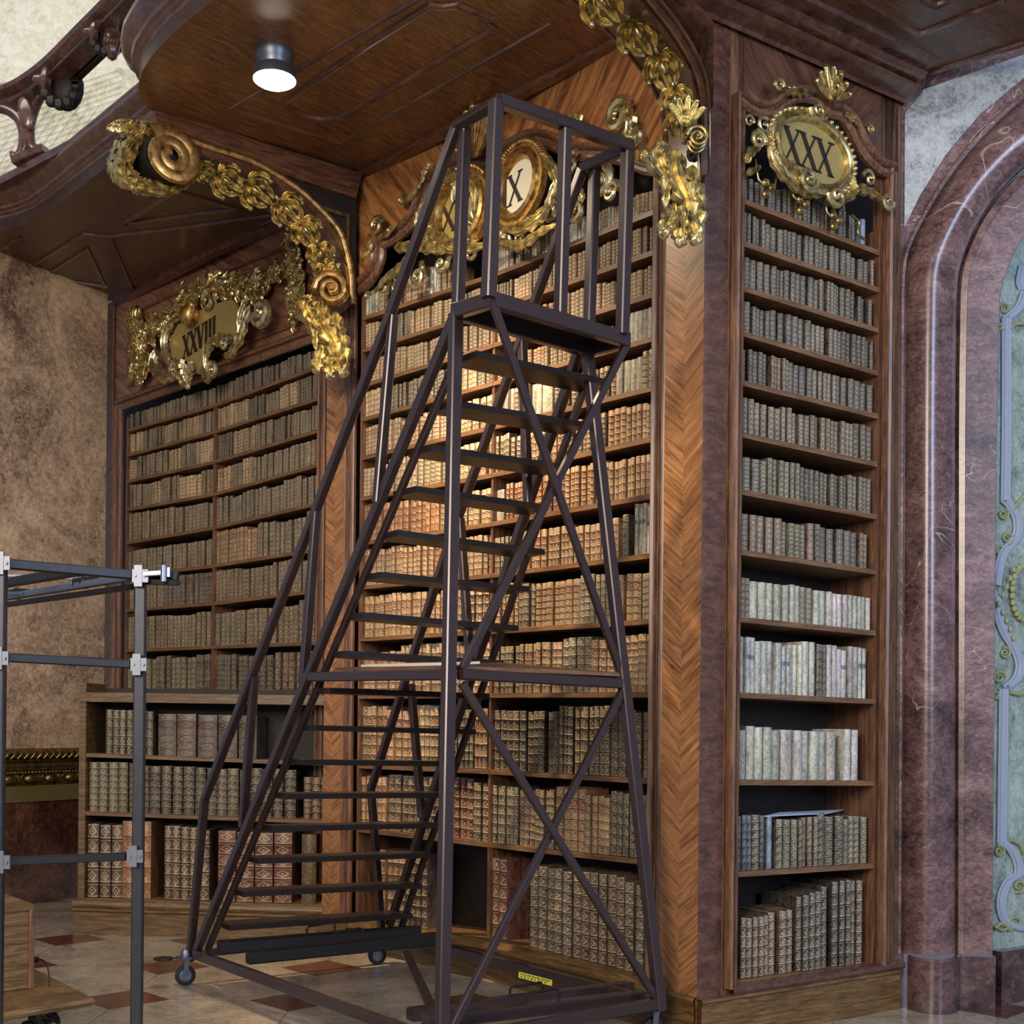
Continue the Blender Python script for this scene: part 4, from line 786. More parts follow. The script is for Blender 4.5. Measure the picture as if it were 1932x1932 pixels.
def glyph(mb, f, ch, x, h, th=.006, k=1.0):
    def bar(p, q, w):
        (a, b), (c, d) = p, q; mb.slab([f.pt(a - w / 2, b, .001), f.pt(a + w / 2, b, .001), f.pt(c + w / 2, d, .001), f.pt(c - w / 2, d, .001)], f.n * th)
    def ser(a, b, w): mb.slab([f.pt(a - w / 2, b - h * .02, .001), f.pt(a + w / 2, b - h * .02, .001), f.pt(a + w / 2, b + h * .025, .001), f.pt(a - w / 2, b + h * .025, .001)], f.n * th)
    W = {'X': .62, 'V': .62, 'I': .22}[ch] * h * k
    if ch == 'X': bar((x, h), (x + W, 0), h * .17); bar((x, 0), (x + W, h), h * .06); [ser(x + p * W, q * h, h * .26) for p in (0, 1) for q in (0, 1)]
    elif ch == 'V': bar((x, h), (x + W / 2, 0), h * .17); bar((x + W / 2, 0), (x + W, h), h * .06); [ser(x + p * W, h, h * .26) for p in (0, 1)]
    else: bar((x + W / 2, 0), (x + W / 2, h), h * .15); [ser(x + W / 2, q * h, h * .24) for q in (0, 1)]
    return x + W + h * .16
def ellipse(f, ra, rb, n=36, o=0, tilt=0): return [f.pt(ra * math.cos(2 * PI * i / n), rb * math.sin(2 * PI * i / n), o) for i in range(n)]
def L2(f, pl, pts, off=0): return [((pl.at(u, v, off) - f.c).dot(f.x), (pl.at(u, v, off) - f.c).dot(f.y)) for u, v in pts]
# ---------------------------------------------------------------- cartouche XXX
pl = PR; f = PF(pl, 1528, 291, .05); ra = (pl.sz(1592, 330)[0] - pl.sz(1466, 262)[0]) / 2; rb = .172; ra *= 1.06
T = Thing('gilded_cartouche', 'gilded oval cartouche with the black number XXX on the right bookcase', 'cartouche', None)
b = MB(); b.slab(ellipse(f, ra * .97, rb * .97, 36, -.01), f.n * .02); pq = T.part('plaque', b, PLAQ)
b = MB(); x = -.195
for ch in 'XXX': x = glyph(b, f.mv(0, -.085, .012), ch, x, .175, .004, .88)
T.part('number', b, INK, pq, 'black roman numerals XXX')
b = MB(); E = ellipse(f, ra * 1.06, rb * 1.08, 40, .0); b.sweep(E, f.n, [(-.03, 0), (-.026, .03), (-.014, .034), (-.006, .02), (.004, .022), (.014, .045), (.026, .04), (.034, 0)], closed=True)
for i in range(44):
    an = 2 * PI * i / 44; q = f.pt(ra * 1.2 * math.cos(an), rb * 1.25 * math.sin(an), .01)
    if not (3.9 < an < 5.0): b.blob(q, f.x * .017, f.y * .017, f.n * .03, 7, 5)
T.part('rim', b, GOLD)
b = MB()
for pts, w, lb in (([(1468, 250), (1452, 290), (1470, 330), (1510, 365), (1545, 372)], .035, 7), ([(1600, 330), (1608, 360), (1590, 378), (1560, 385)], .03, 5), ([(1455, 270), (1440, 262), (1428, 270)], .04, 3), ([(1600, 355), (1630, 362), (1662, 378)], .035, 4), ([(1590, 215), (1606, 228), (1622, 240), (1640, 252)], .022, 6), ([(1478, 172), (1500, 176), (1530, 178)], .03, 5), ([(1478, 322), (1490, 312), (1502, 328), (1520, 348)], .022, 4), ([(1480, 225), (1520, 215), (1560, 232)], .03, 6), ([(1404, 330), (1420, 322), (1432, 315)], .02, 2), ([(1402, 310), (1412, 290), (1430, 280)], .03, 3)):
    o_leaf(b, f, L2(f, pl, pts, .06), w, lb, .02, .9)
for u, v, r, t, a, g, tu in ((1519, 340, .068, 1.6, 0, -1, .022), (1572, 372, .06, 1.5, PI, 1, .02), (1537, 212, .055, 1.5, PI, 1, .016), (1425, 268, .05, 1.5, 0, 1, .018), (1668, 382, .045, 1.5, 0, -1, .02), (1634, 340, .05, 1.3, PI, -1, .014), (1436, 240, .045, 1.4, 1, 1, .012), (1408, 232, .035, 1.3, 0, 1, .01), (1463, 165, .035, 1.2, 0, 1, .018), (1636, 247, .026, 1.2, 0, 1, .01)): o_scroll(b, PF(pl, u, v, .07), r, t, a, g, tu)
T.part('scrollwork', b, GOLD)
b = MB(); o_shell(b, PF(pl, 1560, 192, .07), .16, 7, 1.15)
o_leaf(b, f, L2(f, pl, [(1558, 195), (1575, 175), (1565, 150), (1585, 140)], .08), .035, 4, .05, 1); T.part('shell_crest', b, GOLD)
b = MB()
for u, v in ((1446, 362), (1511, 393), (1574, 423)):
    b = MB(); g = PF(pl, u, v, .05)
    for dx, dz in ((0, -.012), (-.004, .045), (.04, .03)): b.lathe(g.pt(dx, dz, 0), g.n, [(.022, -.008), (.024, 0), (.018, .01), (.006, .008), (.0, .016)], 12)
    for sg in (-1, 1): b.tube([g.pt(sg * .02, .03, 0), g.pt(sg * .06, .05, 0), g.pt(sg * .075, .10, 0), g.pt(sg * .07, .15, -.01)], .007, 6)
    T.part('pendant', b, GOLDD)
b = MB(); b.tube([PR.at(u, v, .04) for u, v in smooth([(1606, 405), (1620, 420), (1618, 440), (1632, 452)])], .008, 6)
T.part('tendril', b, GOLDD); T.done()
# ---------------------------------------------------------------- cartouche XXIX
pl = PML
T = Thing('gilded_cartouche', 'gilded double cartouche with the number XXIX behind the ladder top', 'cartouche')
f1 = PF(PML, 874, 402, .10); f2 = PF(PMR, 984, 352, .12)
b = MB(); b.slab(ellipse(f1, .215, .20, 30, -.01), f1.n * .02); q1 = T.part('plaque', b, PLAQ); 
b = MB(); x = -.19
for ch in 'XX': x = glyph(b, f1.mv(0, -.09, .012), ch, x, .19, .004)
T.part('number', b, INK, q1, 'black roman numerals XX')
b = MB(); b.slab(ellipse(f2, .185, .175, 30, -.01), f2.n * .02); q2 = T.part('plaque', b, PLAQW, label='pale oval plaque'); 
b = MB(); x = -.17
for ch in 'IX': x = glyph(b, f2.mv(0, -.085, .012), ch, x, .175, .004)
T.part('number', b, INK, q2, 'black roman numerals IX')
b = MB()
for g, a, c in ((f1, .24, .225), (f2, .215, .20)):
    b.sweep(ellipse(g, a, c, 40, 0), g.n, [(-.04, 0), (-.034, .04), (-.014, .04), (-.004, .02), (.008, .05), (.03, .06), (.045, .03), (.05, 0)], closed=True)
    for i in range(30):
        an = .4 + 2.6 * i / 30 + (0 if g is f2 else .3); b.blob(g.pt(a * 1.22 * math.cos(an), c * 1.22 * math.sin(an), .02), g.x * .024, g.y * .024, g.n * .035, 7, 5)
T.part('rim', b, GOLDO)
b = MB(); f = f1
for p_, pts, w, lb in ((PML, [(800, 445), (820, 440), (850, 462), (900, 470), (950, 455)], .05, 6), (PML, [(752, 470), (800, 468), (850, 470), (905, 455)], .05, 6), (PMR, [(950, 430), (1000, 430), (1040, 400), (1052, 350)], .05, 6), (PMR, [(1030, 300), (1055, 325), (1062, 360), (1040, 395)], .045, 4), (PML, [(830, 340), (850, 330), (868, 350), (862, 380)], .05, 3), (PML, [(900, 330), (908, 370), (900, 410)], .05, 3), (PMR, [(946, 455), (990, 465), (1030, 440), (1060, 425)], .035, 5), (PML, [(790, 470), (770, 500), (735, 530), (712, 556)], .035, 6), (PML, [(823, 378), (805, 400), (798, 430), (812, 455)], .04, 6)):
    g = PF(p_, *pts[0], .10); o_leaf(b, g, L2(g, p_, pts, .10), w, lb, .03, .9)
for p_, u, v, r, t, a, g, tu in ((PMR, 957, 398, .07, 1.5, PI, 1, .025), (PML, 898, 425, .09, 1.4, 0, -1, .03), (PML, 730, 542, .06, 1.4, 0, 1, .022), (PML, 792, 525, .075, 1.4, PI, 1, .022), (PML, 838, 500, .06, 1.2, 0, -1, .022), (PML, 897, 478, .06, 1.4, 1, 1, .02), (PMR, 963, 455, .06, 1.4, 2, 1, .02), (PMR, 985, 447, .05, 1.4, 2, -1, .018), (PMR, 1027, 425, .07, 1.3, 0, 1, .022), (PMR, 1095, 398, .07, 1.4, 2, 1, .025), (PMR, 1140, 345, .08, 1.4, 1, -1, .03), (PMR, 1160, 365, .06, 1.4, 0, 1, .022), (PMR, 1085, 312, .07, 1.3, 1, 1, .02), (PML, 698, 560, .03, 1.2, 0, 1, .012)): o_scroll(b, PF(p_, u, v, .08), r, t, a, g, tu)
for k in range(9): o_leaf(b, PF(PMR if 770 + k * 50 > 928 else PML, 745 + k * 50, 530 - k * 22, .05), [(0, .05), (.03, 0), (0, -.06)], .03, 3, .01, .9)
T.part('scrollwork', b, GOLDW)
b = MB(); o_shell(b, PF(PML, 906, 300, .12), .30, 7, .6); o_shell(b, PF(PML, 906, 292, .10), .2, 5, 1.2)
T.part('shell_crest', b, GOLDO)
T.done()
def crest(label, pl, items, leaves):
    T = Thing('gilded_scroll_ornament', label, 'ornament', 'gilded scrolls on the arched moulding'); b = MB()
    for u, v, r, t, a, g, tu in items: o_scroll(b, PF(pl, u, v, .07), r, t, a, g, tu)
    for pts, w, lb in leaves: q = PF(pl, *pts[0], .07); o_leaf(b, q, L2(q, pl, pts, .07), w, lb, .02, .9)
    T.part('scroll', b, GOLD); T.done()
crest('gilded scroll resting on the left shoulder of the middle arched moulding', PML, [(716, 428, .065, 1.8, 0, 1, .022), (740, 437, .03, 1.1, 0, 1, .012)], [([(700, 442), (706, 465), (702, 478)], .025, 3), ([(722, 445), (735, 445), (752, 425)], .02, 3), ([(700, 475), (694, 488), (688, 492)], .02, 2)])
crest('gilded leaf spray halfway up the left side of the middle arched moulding', PML, [(762, 381, .03, 1.2, 0, 1, .014)], [([(758, 382), (775, 378), (790, 360), (803, 340)], .03, 6), ([(800, 345), (808, 325), (815, 310)], .025, 4)])
crest('large gilded scroll standing on the right shoulder of the middle arched moulding', PMR, [(1174, 221, .085, 1.7, .5, 1, .035), (1201, 263, .05, 1.4, 1, -1, .024)], [([(1184, 212), (1196, 230), (1194, 255), (1190, 275)], .05, 4), ([(1200, 255), (1205, 268), (1195, 280)], .03, 2)])
crest('small gilded leaf tuft seen above the top rail of the ladder', PMR, [], [([(1081, 238), (1086, 226), (1094, 222)], .03, 3), ([(1088, 238), (1096, 226), (1102, 224)], .03, 3)])
crest('gilded leaf spray at the right foot of the middle arched moulding', PMR, [(1222, 296, .03, 1.2, 0, 1, .014)], [([(1200, 290), (1218, 292), (1234, 304)], .022, 4), ([(1204, 298), (1225, 303), (1246, 308)], .018, 3)])
# ---------------------------------------------------------------- cartouche XXVIII
pl = PLR
T = Thing('gilded_cartouche', 'gilded shield cartouche with the number XXVIII wreathed in carved flowers', 'cartouche')
PLC = Pl(240, 11.45, 603, 9.36)
pl = PLC; f = PF(pl, 392, 640, .10)
pq = [(330, 676), (325, 650), (336, 623), (352, 605), (380, 588), (422, 572), (444, 567), (457, 586), (460, 615), (449, 642), (422, 640), (403, 656), (392, 683), (379, 707), (366, 690), (350, 676), (339, 682)]
b = MB(); b.slab([pl.at(u, v, .08) for u, v in pq], f.n * .03); q1 = T.part('plaque', b, PLAQ)
b = MB(); x = -.36; g = Fr(f.c + V((0, 0, -.075)), f.x, f.y, f.n); g.x = (f.x + V((0, 0, .12))).normalized(); g.c = f.c + V((0, 0, -.05)) + f.n * .015
for i, ch in enumerate('XXVIII'): x = glyph(b, g, ch, x, .19, .004, .72)
T.part('number', b, INK, q1, 'black roman numerals XXVIII')
b = MB()
for pts, w, lb in (([(300, 662), (298, 690), (318, 712), (336, 706), (340, 692)], .07, 7), ([(345, 680), (352, 705), (360, 728)], .08, 5), ([(372, 684), (366, 705), (362, 730)], .07, 5), ([(445, 640), (415, 645), (398, 668), (396, 698)], .06, 6), ([(480, 578), (470, 612), (462, 640), (445, 668), (430, 672)], .06, 5), ([(470, 570), (462, 600), (458, 640)], .04, 4), ([(325, 690), (318, 650), (328, 615), (350, 598)], .05, 8), ([(390, 702), (400, 715), (412, 706)], .05, 3)):
    o_leaf(b, f, L2(f, pl, pts, .1), w, lb, .03, .9)
for u, v, r, t, a, g_, tu in ((335, 700, .09, 1.4, 0, 1, .035), (406, 700, .07, 1.5, PI, -1, .028), (398, 568, .10, 1.3, 1, 1, .03), (430, 650, .06, 1.3, 0, 1, .03), (500, 590, .10, 1.5, PI, 1, .05)): o_scroll(b, PF(pl, u, v, .12), r, t, a, g_, tu)
T.part('scroll_frame', b, GOLDW)
b = MB(); g = PF(pl, 358, 596, .16); b.lathe(g.c, V((.35, -.3, 1)), [(.02, -.09), (.06, -.07), (.085, -.02), (.08, .04), (.055, .08), (.05, .1), (.065, .12), (.05, .125)], 16); T.part('small_urn', b, GOLDO)
b = MB(); o_cluster(b, pl, [(318, 668), (316, 630), (325, 600), (348, 572), (375, 550), (405, 540), (440, 538), (470, 542), (495, 552)], 96, 12, .05, .10, .05); T.part('flower_wreath', b, GOLD)
T.done()
def garland(label, pl, pxs, n, sp, r0, r1, mat=GOLD):
    b = MB(); o_cluster(b, pl, pxs, n, sp, r0, r1, .03); T = Thing('gilded_flower_garland', label, 'garland', 'gilded garlands beside cartouche XXVIII'); T.part('flowers', b, mat)
    c = MB(); c.tube([pl.at(u, v, .015) for u, v in smooth(pxs, 3)], .014, 6); T.part('stem', c, mat); T.done()
garland('gilded flower garland hanging at the left of cartouche XXVIII', PLC, [(258, 586), (250, 608), (262, 625), (252, 645), (258, 668), (272, 690), (255, 700), (262, 718)], 38, 9, .05, .095)
garland('gilded flower swag between the left garland and cartouche XXVIII', PLC, [(275, 640), (290, 618), (303, 600), (318, 608)], 28, 9, .04, .08)
garland('gilded flower garland hanging under the scrolled bracket, right of cartouche XXVIII', PLC, [(552, 442), (545, 465), (556, 488), (548, 512), (562, 530), (560, 560), (556, 580), (553, 600)], 50, 9, .042, .085)
garland('gilded flower swag linking cartouche XXVIII to the right garland', PLC, [(470, 548), (495, 540), (515, 520), (535, 505)], 34, 10, .04, .075)
# ================================================================ scrolled brackets
def nrm_cam(p): return (CAM - p).normalized()
def bracket(T, pl, GA, GB, wid, back):
    n = len(GA); A = [pl.at(u, v, 0) for u, v in GA]; Bm = [pl.at(*lerp2(a, b, .28), 0) for a, b in zip(GA, GB)]; Bq = [pl.at(u, v, wid) for u, v in GB]
    b = MB(); b.grid([[a, c, d] for a, c, d in zip(A, Bm, Bq)]); b.grid([[d, d + (a - c) * .9, ] for a, c, d in zip(A, Bm, Bq)]); return b, A
PBL = Pl(280, 7.80, 657, 8.72)
GA = [(292, 255), (319, 256), (360, 266), (399, 280), (437, 291), (473, 304), (505, 321), (535, 339), (568, 362), (597, 389), (622, 415), (642, 443), (654, 480), (662, 523), (664, 575)]
GB = [(335, 345), (352, 350), (385, 345), (412, 350), (440, 362), (470, 378), (498, 395), (520, 410), (545, 432), (565, 452), (582, 475), (598, 502), (608, 530), (614, 560), (618, 612)]
GA, GB = smooth(GA, 3), smooth(GB, 3)
T = Thing('scrolled_bracket', 'walnut balcony bracket with big gilded volute, above bookcase XXVIII', 'bracket', 'balcony brackets')
b, A = bracket(T, PBL, GA, GB, -.32, 0); T.part('arched_rib', b, W_BALC)
b = MB(); b.sweep(A, PBL.n, [(-.022, -.02), (-.022, .02), (-.008, .03), (.008, .03), (.022, .02), (.022, -.02)]); T.part('gilded_edge', b, GOLDO)
b = MB(); b.slab([PBL.at(u, v, -.01) for u, v in GA] + [PBL.at(u, v, -.01) for u, v in ((672, 575), (672, 374), (300, 250))], -PBL.n * .1)
T.part('spandrel', b, W_DARK)
b = MB()
for q in ([(604, 392), (655, 408), (655, 500)], ): b.sweep([PBL.at(u, v, 0) for u, v in q + q[:1]], PBL.n, [(-.012, -.02), (-.012, .012), (.012, .012), (.012, -.02)])
T.part('triangle_moulding', b, GOLDD)
b = MB(); tp = [(290, 204), (683, 327)]; bt = [(300, 250), (672, 374)]
b.slab([PBL.at(*tp[0], .02), PBL.at(*tp[1], .02), PBL.at(*bt[1], .02), PBL.at(*bt[0], .02)], -PBL.n * .3); T.part('beam', b, W_H)
b = MB(); g = PF(PBL, 322, 297, .03); rr = PBL.sz(372, 300)[0] - PBL.sz(322, 297)[0]
n = 46; b.tube([g.pt(rr * (1 - .80 * i / n) * math.cos(PI * .75 - 2 * PI * 2.1 * i / n) * .98, .16 * (1 - .80 * i / n) * math.sin(PI * .75 - 2 * PI * 2.1 * i / n), .02) for i in range(n + 1)], lambda t: .030 - .008 * t, 8, flat=1.6); T.part('volute', b, GOLDO)
b = MB(); b.slab([g.pt(rr * .95 * math.cos(2 * PI * i / 28), .155 * math.sin(2 * PI * i / 28), -.02) for i in range(28)], -PBL.n * .28); T.part('volute_body', b, W_DARK)
b = MB()
for off in (-.05, -.13, -.21, -.29):
    for pts, w in (([(296, 262), (262, 262), (238, 300), (236, 325)], .05), ([(262, 275), (240, 300), (235, 330), (250, 352)], .06), ([(250, 320), (260, 345), (295, 358), (330, 360)], .06), ([(290, 345), (320, 356), (345, 352), (372, 340)], .045), ([(270, 270), (262, 255), (248, 245), (228, 245)], .05), ([(285, 262), (275, 245), (285, 238), (300, 246)], .035), ([(268, 262), (258, 240), (245, 236), (232, 238)], .03)):
        q = Fr(PBL.at(*pts[0], off), PBL.ux, V((0, 0, 1)), PBL.n); jit = R.uniform(-3, 3); o_leaf(b, q, [(x + off * .1, y) for x, y in L2(q, PBL, [(u + jit + off * 40, v + jit * .4) for u, v in pts], off)], w, R.choice((5, 6, 7)), .0, 1.0)
T.part('acanthus_leaves', b, GOLD)
T.done()
def husks(label, pts, d, size, mat, base_h=None):
    T = Thing('gilded_husk_chain', label, 'garland', 'gilded bellflower chains under the brackets')
    for i, (u, v, an, s) in enumerate(pts):
        c = P(u, v, d(u, v)); n = nrm_cam(c); x = n.cross(V((0, 0, -1))).normalized(); y = n.cross(x) * -1
        if y.z < 0: y = -y
        x = y.cross(n); f = Fr(c, x, y, n).rot(an); b = MB(); o_husk(b, f, s * size); T.part('bellflower', b, mat)
    T.done()
dl = lambda u, v: interp([(300, 7.95), (657, 8.62)], u)
husks('gilded bellflower chain below the left scrolled bracket', [(388, 325, 1.1, .7), (430, 343, 1.05, 1.1), (486, 362, .95, 1.2), (545, 398, .8, 1.15), (580, 438, .6, 1.05), (606, 482, .3, .95), (617, 518, .1, .85)], dl, .185, GOLD)
def corbel(label, c, s, mat, tilt=0, vs=1.0, vm=None):
    n = nrm_cam(c); x = V((1, 0, 0)); y = V((0, 0, 1)); n = x.cross(y) if x.cross(y).y < 0 else -x.cross(y); f = Fr(c, x, y, n).rot(tilt)
    T = Thing('gilded_corbel', label, 'corbel', 'gilded corbels at the feet of the brackets')
    b = MB(); f0 = f.mv(.03 * s, .12 * s, .04 * s)
    for o in (0, .05, .10): o_scroll(b, f0.mv(.04 * (1 - vs), 0, o * s), .115 * s * vs, 1.9, PI, -1, .026 * s * vs, .0, .12)
    T.part('volute', b, vm or GOLDO)
    b = MB()
    for pts, w, o in (([(-.1, .12), (-.13, 0), (-.04, -.15), (.0, -.32)], .085, .0), ([(-.05, .06), (-.04, -.08), (.04, -.22), (.05, -.38)], .08, .05), ([(.05, 0), (.05, -.12), (.10, -.25), (.11, -.36)], .07, .02), ([(-.12, .1), (-.15, .02), (-.09, -.1), (-.08, -.25)], .05, .06)):
        o_leaf(b, f, [(a * s, c_ * s) for a, c_ in pts], w * s, 5, o * s + .02, 1.0)
    for a, c_ in ((-.06, -.36), (.02, -.4), (.09, -.38)): o_leaf(b, f, [(a * s * .6, c_ * s + .1 * s), (a * s, c_ * s), (a * s * 1.3, c_ * s - .05 * s)], .055 * s, 3, .08 * s, 1); b.blob(f.pt(a * s * 1.1, c_ * s - .04 * s, .08 * s), f.x * .03 * s, f.y * .04 * s, f.n * .03 * s, 8, 5)
    T.part('acanthus_leaf', b, mat)
    b = MB(); o_shell(b, f.mv(-.02 * s, .2 * s, .03), .16 * s, 5, .7); T.part('shell', b, GOLDW); T.done()
corbel('gilded scroll corbel with leaves at the right end of bookcase XXVIII', P(622, 592, 8.62), 1.02, GOLDW)
# right bracket
PBR = Pl(1230, 5.55, 1332, 6.20)
GC = smooth([(1150, -95), (1196, -45), (1232, 0), (1262, 38), (1285, 71), (1303, 102), (1318, 133), (1326, 165), (1330, 200), (1331, 255), (1330, 330)], 3)
GD = smooth([(1040, -30), (1088, 8), (1125, 40), (1146, 60), (1163, 78), (1192, 110), (1218, 143), (1235, 172), (1247, 202), (1256, 260), (1262, 335)], 3)
T = Thing('scrolled_bracket', 'grey-brown walnut arched bracket hung with gilded flowers at the top of the wide pilaster', 'bracket', 'balcony brackets')
b = MB(); dA = lambda v: interp([(-95, 5.25), (0, 5.5), (200, 6.05), (340, 6.12)], v); dB = lambda v: interp([(-60, 5.55), (40, 5.95), (200, 6.4), (340, 6.35)], v)
A = [P(u, v, dA(v)) for u, v in GC]; Bq = [P(u, v, dB(v)) for u, v in GD]
b.grid([[a + (a - q) * .12, a, a + (q - a) * .3 + V((0, 0, .012)), q] for a, q in zip(A, Bq)]); T.part('arched_rib', b, W_BALC)
b = MB(); b.tube(A, .022, 8); b.tube([a + (q - a) * .16 + V((0, -.01, 0)) for a, q in zip(A, Bq)], .010, 6); b.tube([q + V((0, -.005, 0)) for q in Bq], .012, 6); T.part('edge_moulding', b, W_BALC)
b = MB(); b.slab([P(u, v, dA(v) + .05) for u, v in ((1232, -10), (1262, 38), (1285, 71), (1303, 102), (1318, 133), (1330, 200), (1346, 200), (1346, 40), (1300, -10))], V((-.02, .1, 0))); T.part('spandrel', b, W_BALC)
b = MB(); q = [(1334, 60), (1325, 120)]; b.sweep([P(u, v, dA(v) + .04) for u, v in q], V((0, -1, 0)), [(-.02, -.02), (-.02, .015), (.0, .02), (.0, -.02)]); T.part('triangle_moulding', b, W_BALC)
b = MB(); o_scroll(b, PF(PMR, 1316, 292, .14), .05, 1.6, -1, 1, .02); T.part('small_volute', b, W_DARK)
T.done()
dr = lambda u, v: interp([(-20, 5.6), (100, 5.9), (300, 6.1)], v)
husks('gilded bellflower chain climbing the bracket above the wide pilaster', [(1140, 6, .75, 1.35), (1207, 66, .6, 1.3), (1253, 132, .4, 1.2), (1275, 192, .2, 1.0), (1278, 236, .1, .8)], dr, .145, GOLD)
corbel('gilded acanthus corbel at the top of the wide herringbone pilaster', P(1288, 318, 6.02), .86, GOLDW, -.1, .55, GOLDD)
# ================================================================ rolling steel ladder
LT = V((.80, .60, 0)).normalized(); LS = V((.61, -.79, 0)).normalized()
def along(p0, p1, t):
    """3-D line between two (u,v,d) points, parameter by image position"""
    (u0, v0, d0), (u1, v1, d1) = p0, p1; i = (1 - t) / d0 + t / d1
    return P(u0 + (u1 - u0) * t, v0 + (v1 - v0) * t, 1 / i)
F1, F2, R1, R2 = (368, 1800, 7.51), (727, 1762, 8.22), (830, 1968, 5.47), (1243, 1893, 6.22)
PA, PB_, PC, PD = (857, 588, 5.80), (929, 566, 5.58), (1184, 642, 6.17), (1110, 660, 6.33)
Q = lambda p: P(*p)
T = Thing('rolling_ladder', 'tall brown steel rolling ladder with chequer-plate treads in front of the middle bookcase', 'ladder')
def br(name, a, b_, w=.05, h=None, ref=LS, mat=STEEL, par=None, label=None):
    m = MB(); m.bar(a, b_, w, h or w, ref); return T.part(name, m, mat, par, label)
Z = V((0, 0, 1))
# base frame
br('base_rail', Q(F1), Q(R1), .045, .055, Z); br('base_rail', Q(F2), Q(R2), .045, .055, Z)
br('base_rail', Q(R1), Q(R2), .045, .055, Z); br('base_rail', Q(F1) + LT * .02, Q(F2), .04, .045, Z)
br('floor_brace', Q((766, 1797, 7.2)), Q((814, 1902, 5.9)), .05, .02, Z)
# legs and stringers
br('rear_leg', Q((833, 1985, 5.44)), Q((860, 592, 5.80)), .058, .05); br('rear_leg', Q((1246, 1905, 6.22)), Q((1108, 664, 6.32)), .058, .05)
SN0, SN1 = (857, 600, 5.82), (366, 1806, 7.53); SF0, SF1 = (1092, 662, 6.36), (735, 1745, 8.20)
br('stringer', Q(SN0), Q(SN1), .05, .045, LT); br('stringer', Q(SF0), Q(SF1), .05, .045, LT)
IN0, IN1 = (868, 660, 5.86), (392, 1792, 7.50); IF0, IF1 = (1116, 690, 6.42), (757, 1750, 8.16)
br('inner_stringer', Q(IN0), Q(IN1), .038, .03, LT); br('inner_stringer', Q(IF0), Q(IF1), .038, .03, LT)
# treads
TR = [(875, 670, 1117, 722), (832, 762, 1083, 803), (792, 845, 1047, 882), (763, 922, 1012, 957), (732, 1004, 1007, 1040), (699, 1082, 978, 1109), (666, 1157, 959, 1182), (636, 1229, 931, 1247), (607, 1298, 905, 1309), (580, 1368, 880, 1376), (555, 1432, 850, 1436), (525, 1496, 832, 1494), (502, 1557, 818, 1551), (475, 1617, 796, 1607), (447, 1679, 782, 1664), (422, 1742, 765, 1720)]
for i, (u0, v0, u1, v1) in enumerate(TR):
    t = i / 15; d0 = 5.90 / (1 - t * (1 - 5.90 / 7.42)); d1 = 6.42 / (1 - t * (1 - 6.42 / 8.10))
    a, c = P(u0, v0, d0), P(u1, v1, d1); m = MB(); x = (c - a).normalized(); n = V((x.y, -x.x, 0)).normalized()
    w, h = .10, .03
    m.box(a - n * w - Z * h, c - a, n * w * 2, Z * h); T.part('tread', m, TREAD)
# top platform
a, b_, c, d = Q(PA), Q(PB_), Q(PC), Q(PD)
m = MB(); zt = (a.z + b_.z + c.z + d.z) / 4
for p, q in ((a, b_), (b_, c), (c, d), (d, a)): m.bar(p, q, .045, .07, Z)
T.part('platform_frame', m, STEEL); m = MB(); m.slab([p + Z * .02 for p in (a, b_, c, d)], Z * .012); T.part('platform_plate', m, TREAD)
# guard rail
ta, tb_, tc, td = Q((861, 238, 5.83)), Q((942, 190, 5.58)), Q((1190, 277, 6.05)), Q((1099, 317, 6.26))
br('guard_rail', ta, tb_, .05); br('guard_rail', tb_, tc, .055); br('guard_rail', tc, td, .05)
br('guard_post', Q((864, 578, 5.79)), Q((877, 242, 5.82)), .05); br('guard_post', Q((922, 562, 5.58)), Q((936, 192, 5.58)), .055, .06)
br('guard_post', Q((1057, 596, 5.87)), Q((1067, 245, 5.80)), .05, .055); br('guard_post', Q((1111, 625, 6.24)), Q((1122, 316, 6.24)), .05); br('guard_post', Q((1174, 630, 6.12)), Q((1184, 285, 6.05)), .055)
# handrails
HN = [(861, 240, 5.83), (733, 602, 6.20), (600, 952, 6.62), (386, 1508, 7.35)]; HFa = [(1099, 319, 6.26), (985, 636, 6.75), (840, 1046, 7.35), (700, 1488, 8.0)]
for H, foot in ((HN, (358, 1812, 7.56)), (HFa, (720, 1756, 8.2))):
    for p, q in zip(H, H[1:]): br('handrail', Q(p), Q(q), .045, .045, LT)
    br('handrail_foot', Q(H[-1]), Q(foot), .045)
for p, q in (((742, 596, 6.19), (712, 948, 6.22)), ((597, 965, 6.63), (572, 1290, 6.72)), ((480, 1275, 7.02), (458, 1560, 7.18)), ((985, 640, 6.76), (997, 960, 6.72)), ((868, 978, 7.22), (888, 1262, 7.1)), ((775, 1290, 7.7), (796, 1540, 7.75))): br('handrail_post', Q(p), Q(q), .045)
# braces
MBn, MBr = (872, 1278, 5.63), (1176, 1290, 6.27)
br('cross_beam', Q((588, 1277, 6.65)), Q((848, 1273, 5.62)), .05, .05, Z); br('cross_beam', Q((868, 1272, 5.63)), Q(MBr), .05, .05, Z); br('cross_beam', Q((905, 1262, 7.05)), Q((1176, 1286, 6.30)), .05, .05, Z)
for p, q in (((932, 578, 5.58), (1174, 1278, 6.27)), ((1183, 648, 6.17), (872, 1262, 5.63)), ((872, 1290, 5.62), (1240, 1888, 6.22)), ((1178, 1296, 6.27), (842, 1960, 5.47))): br('cross_brace', Q(p), Q(q), .036, .03, LS)
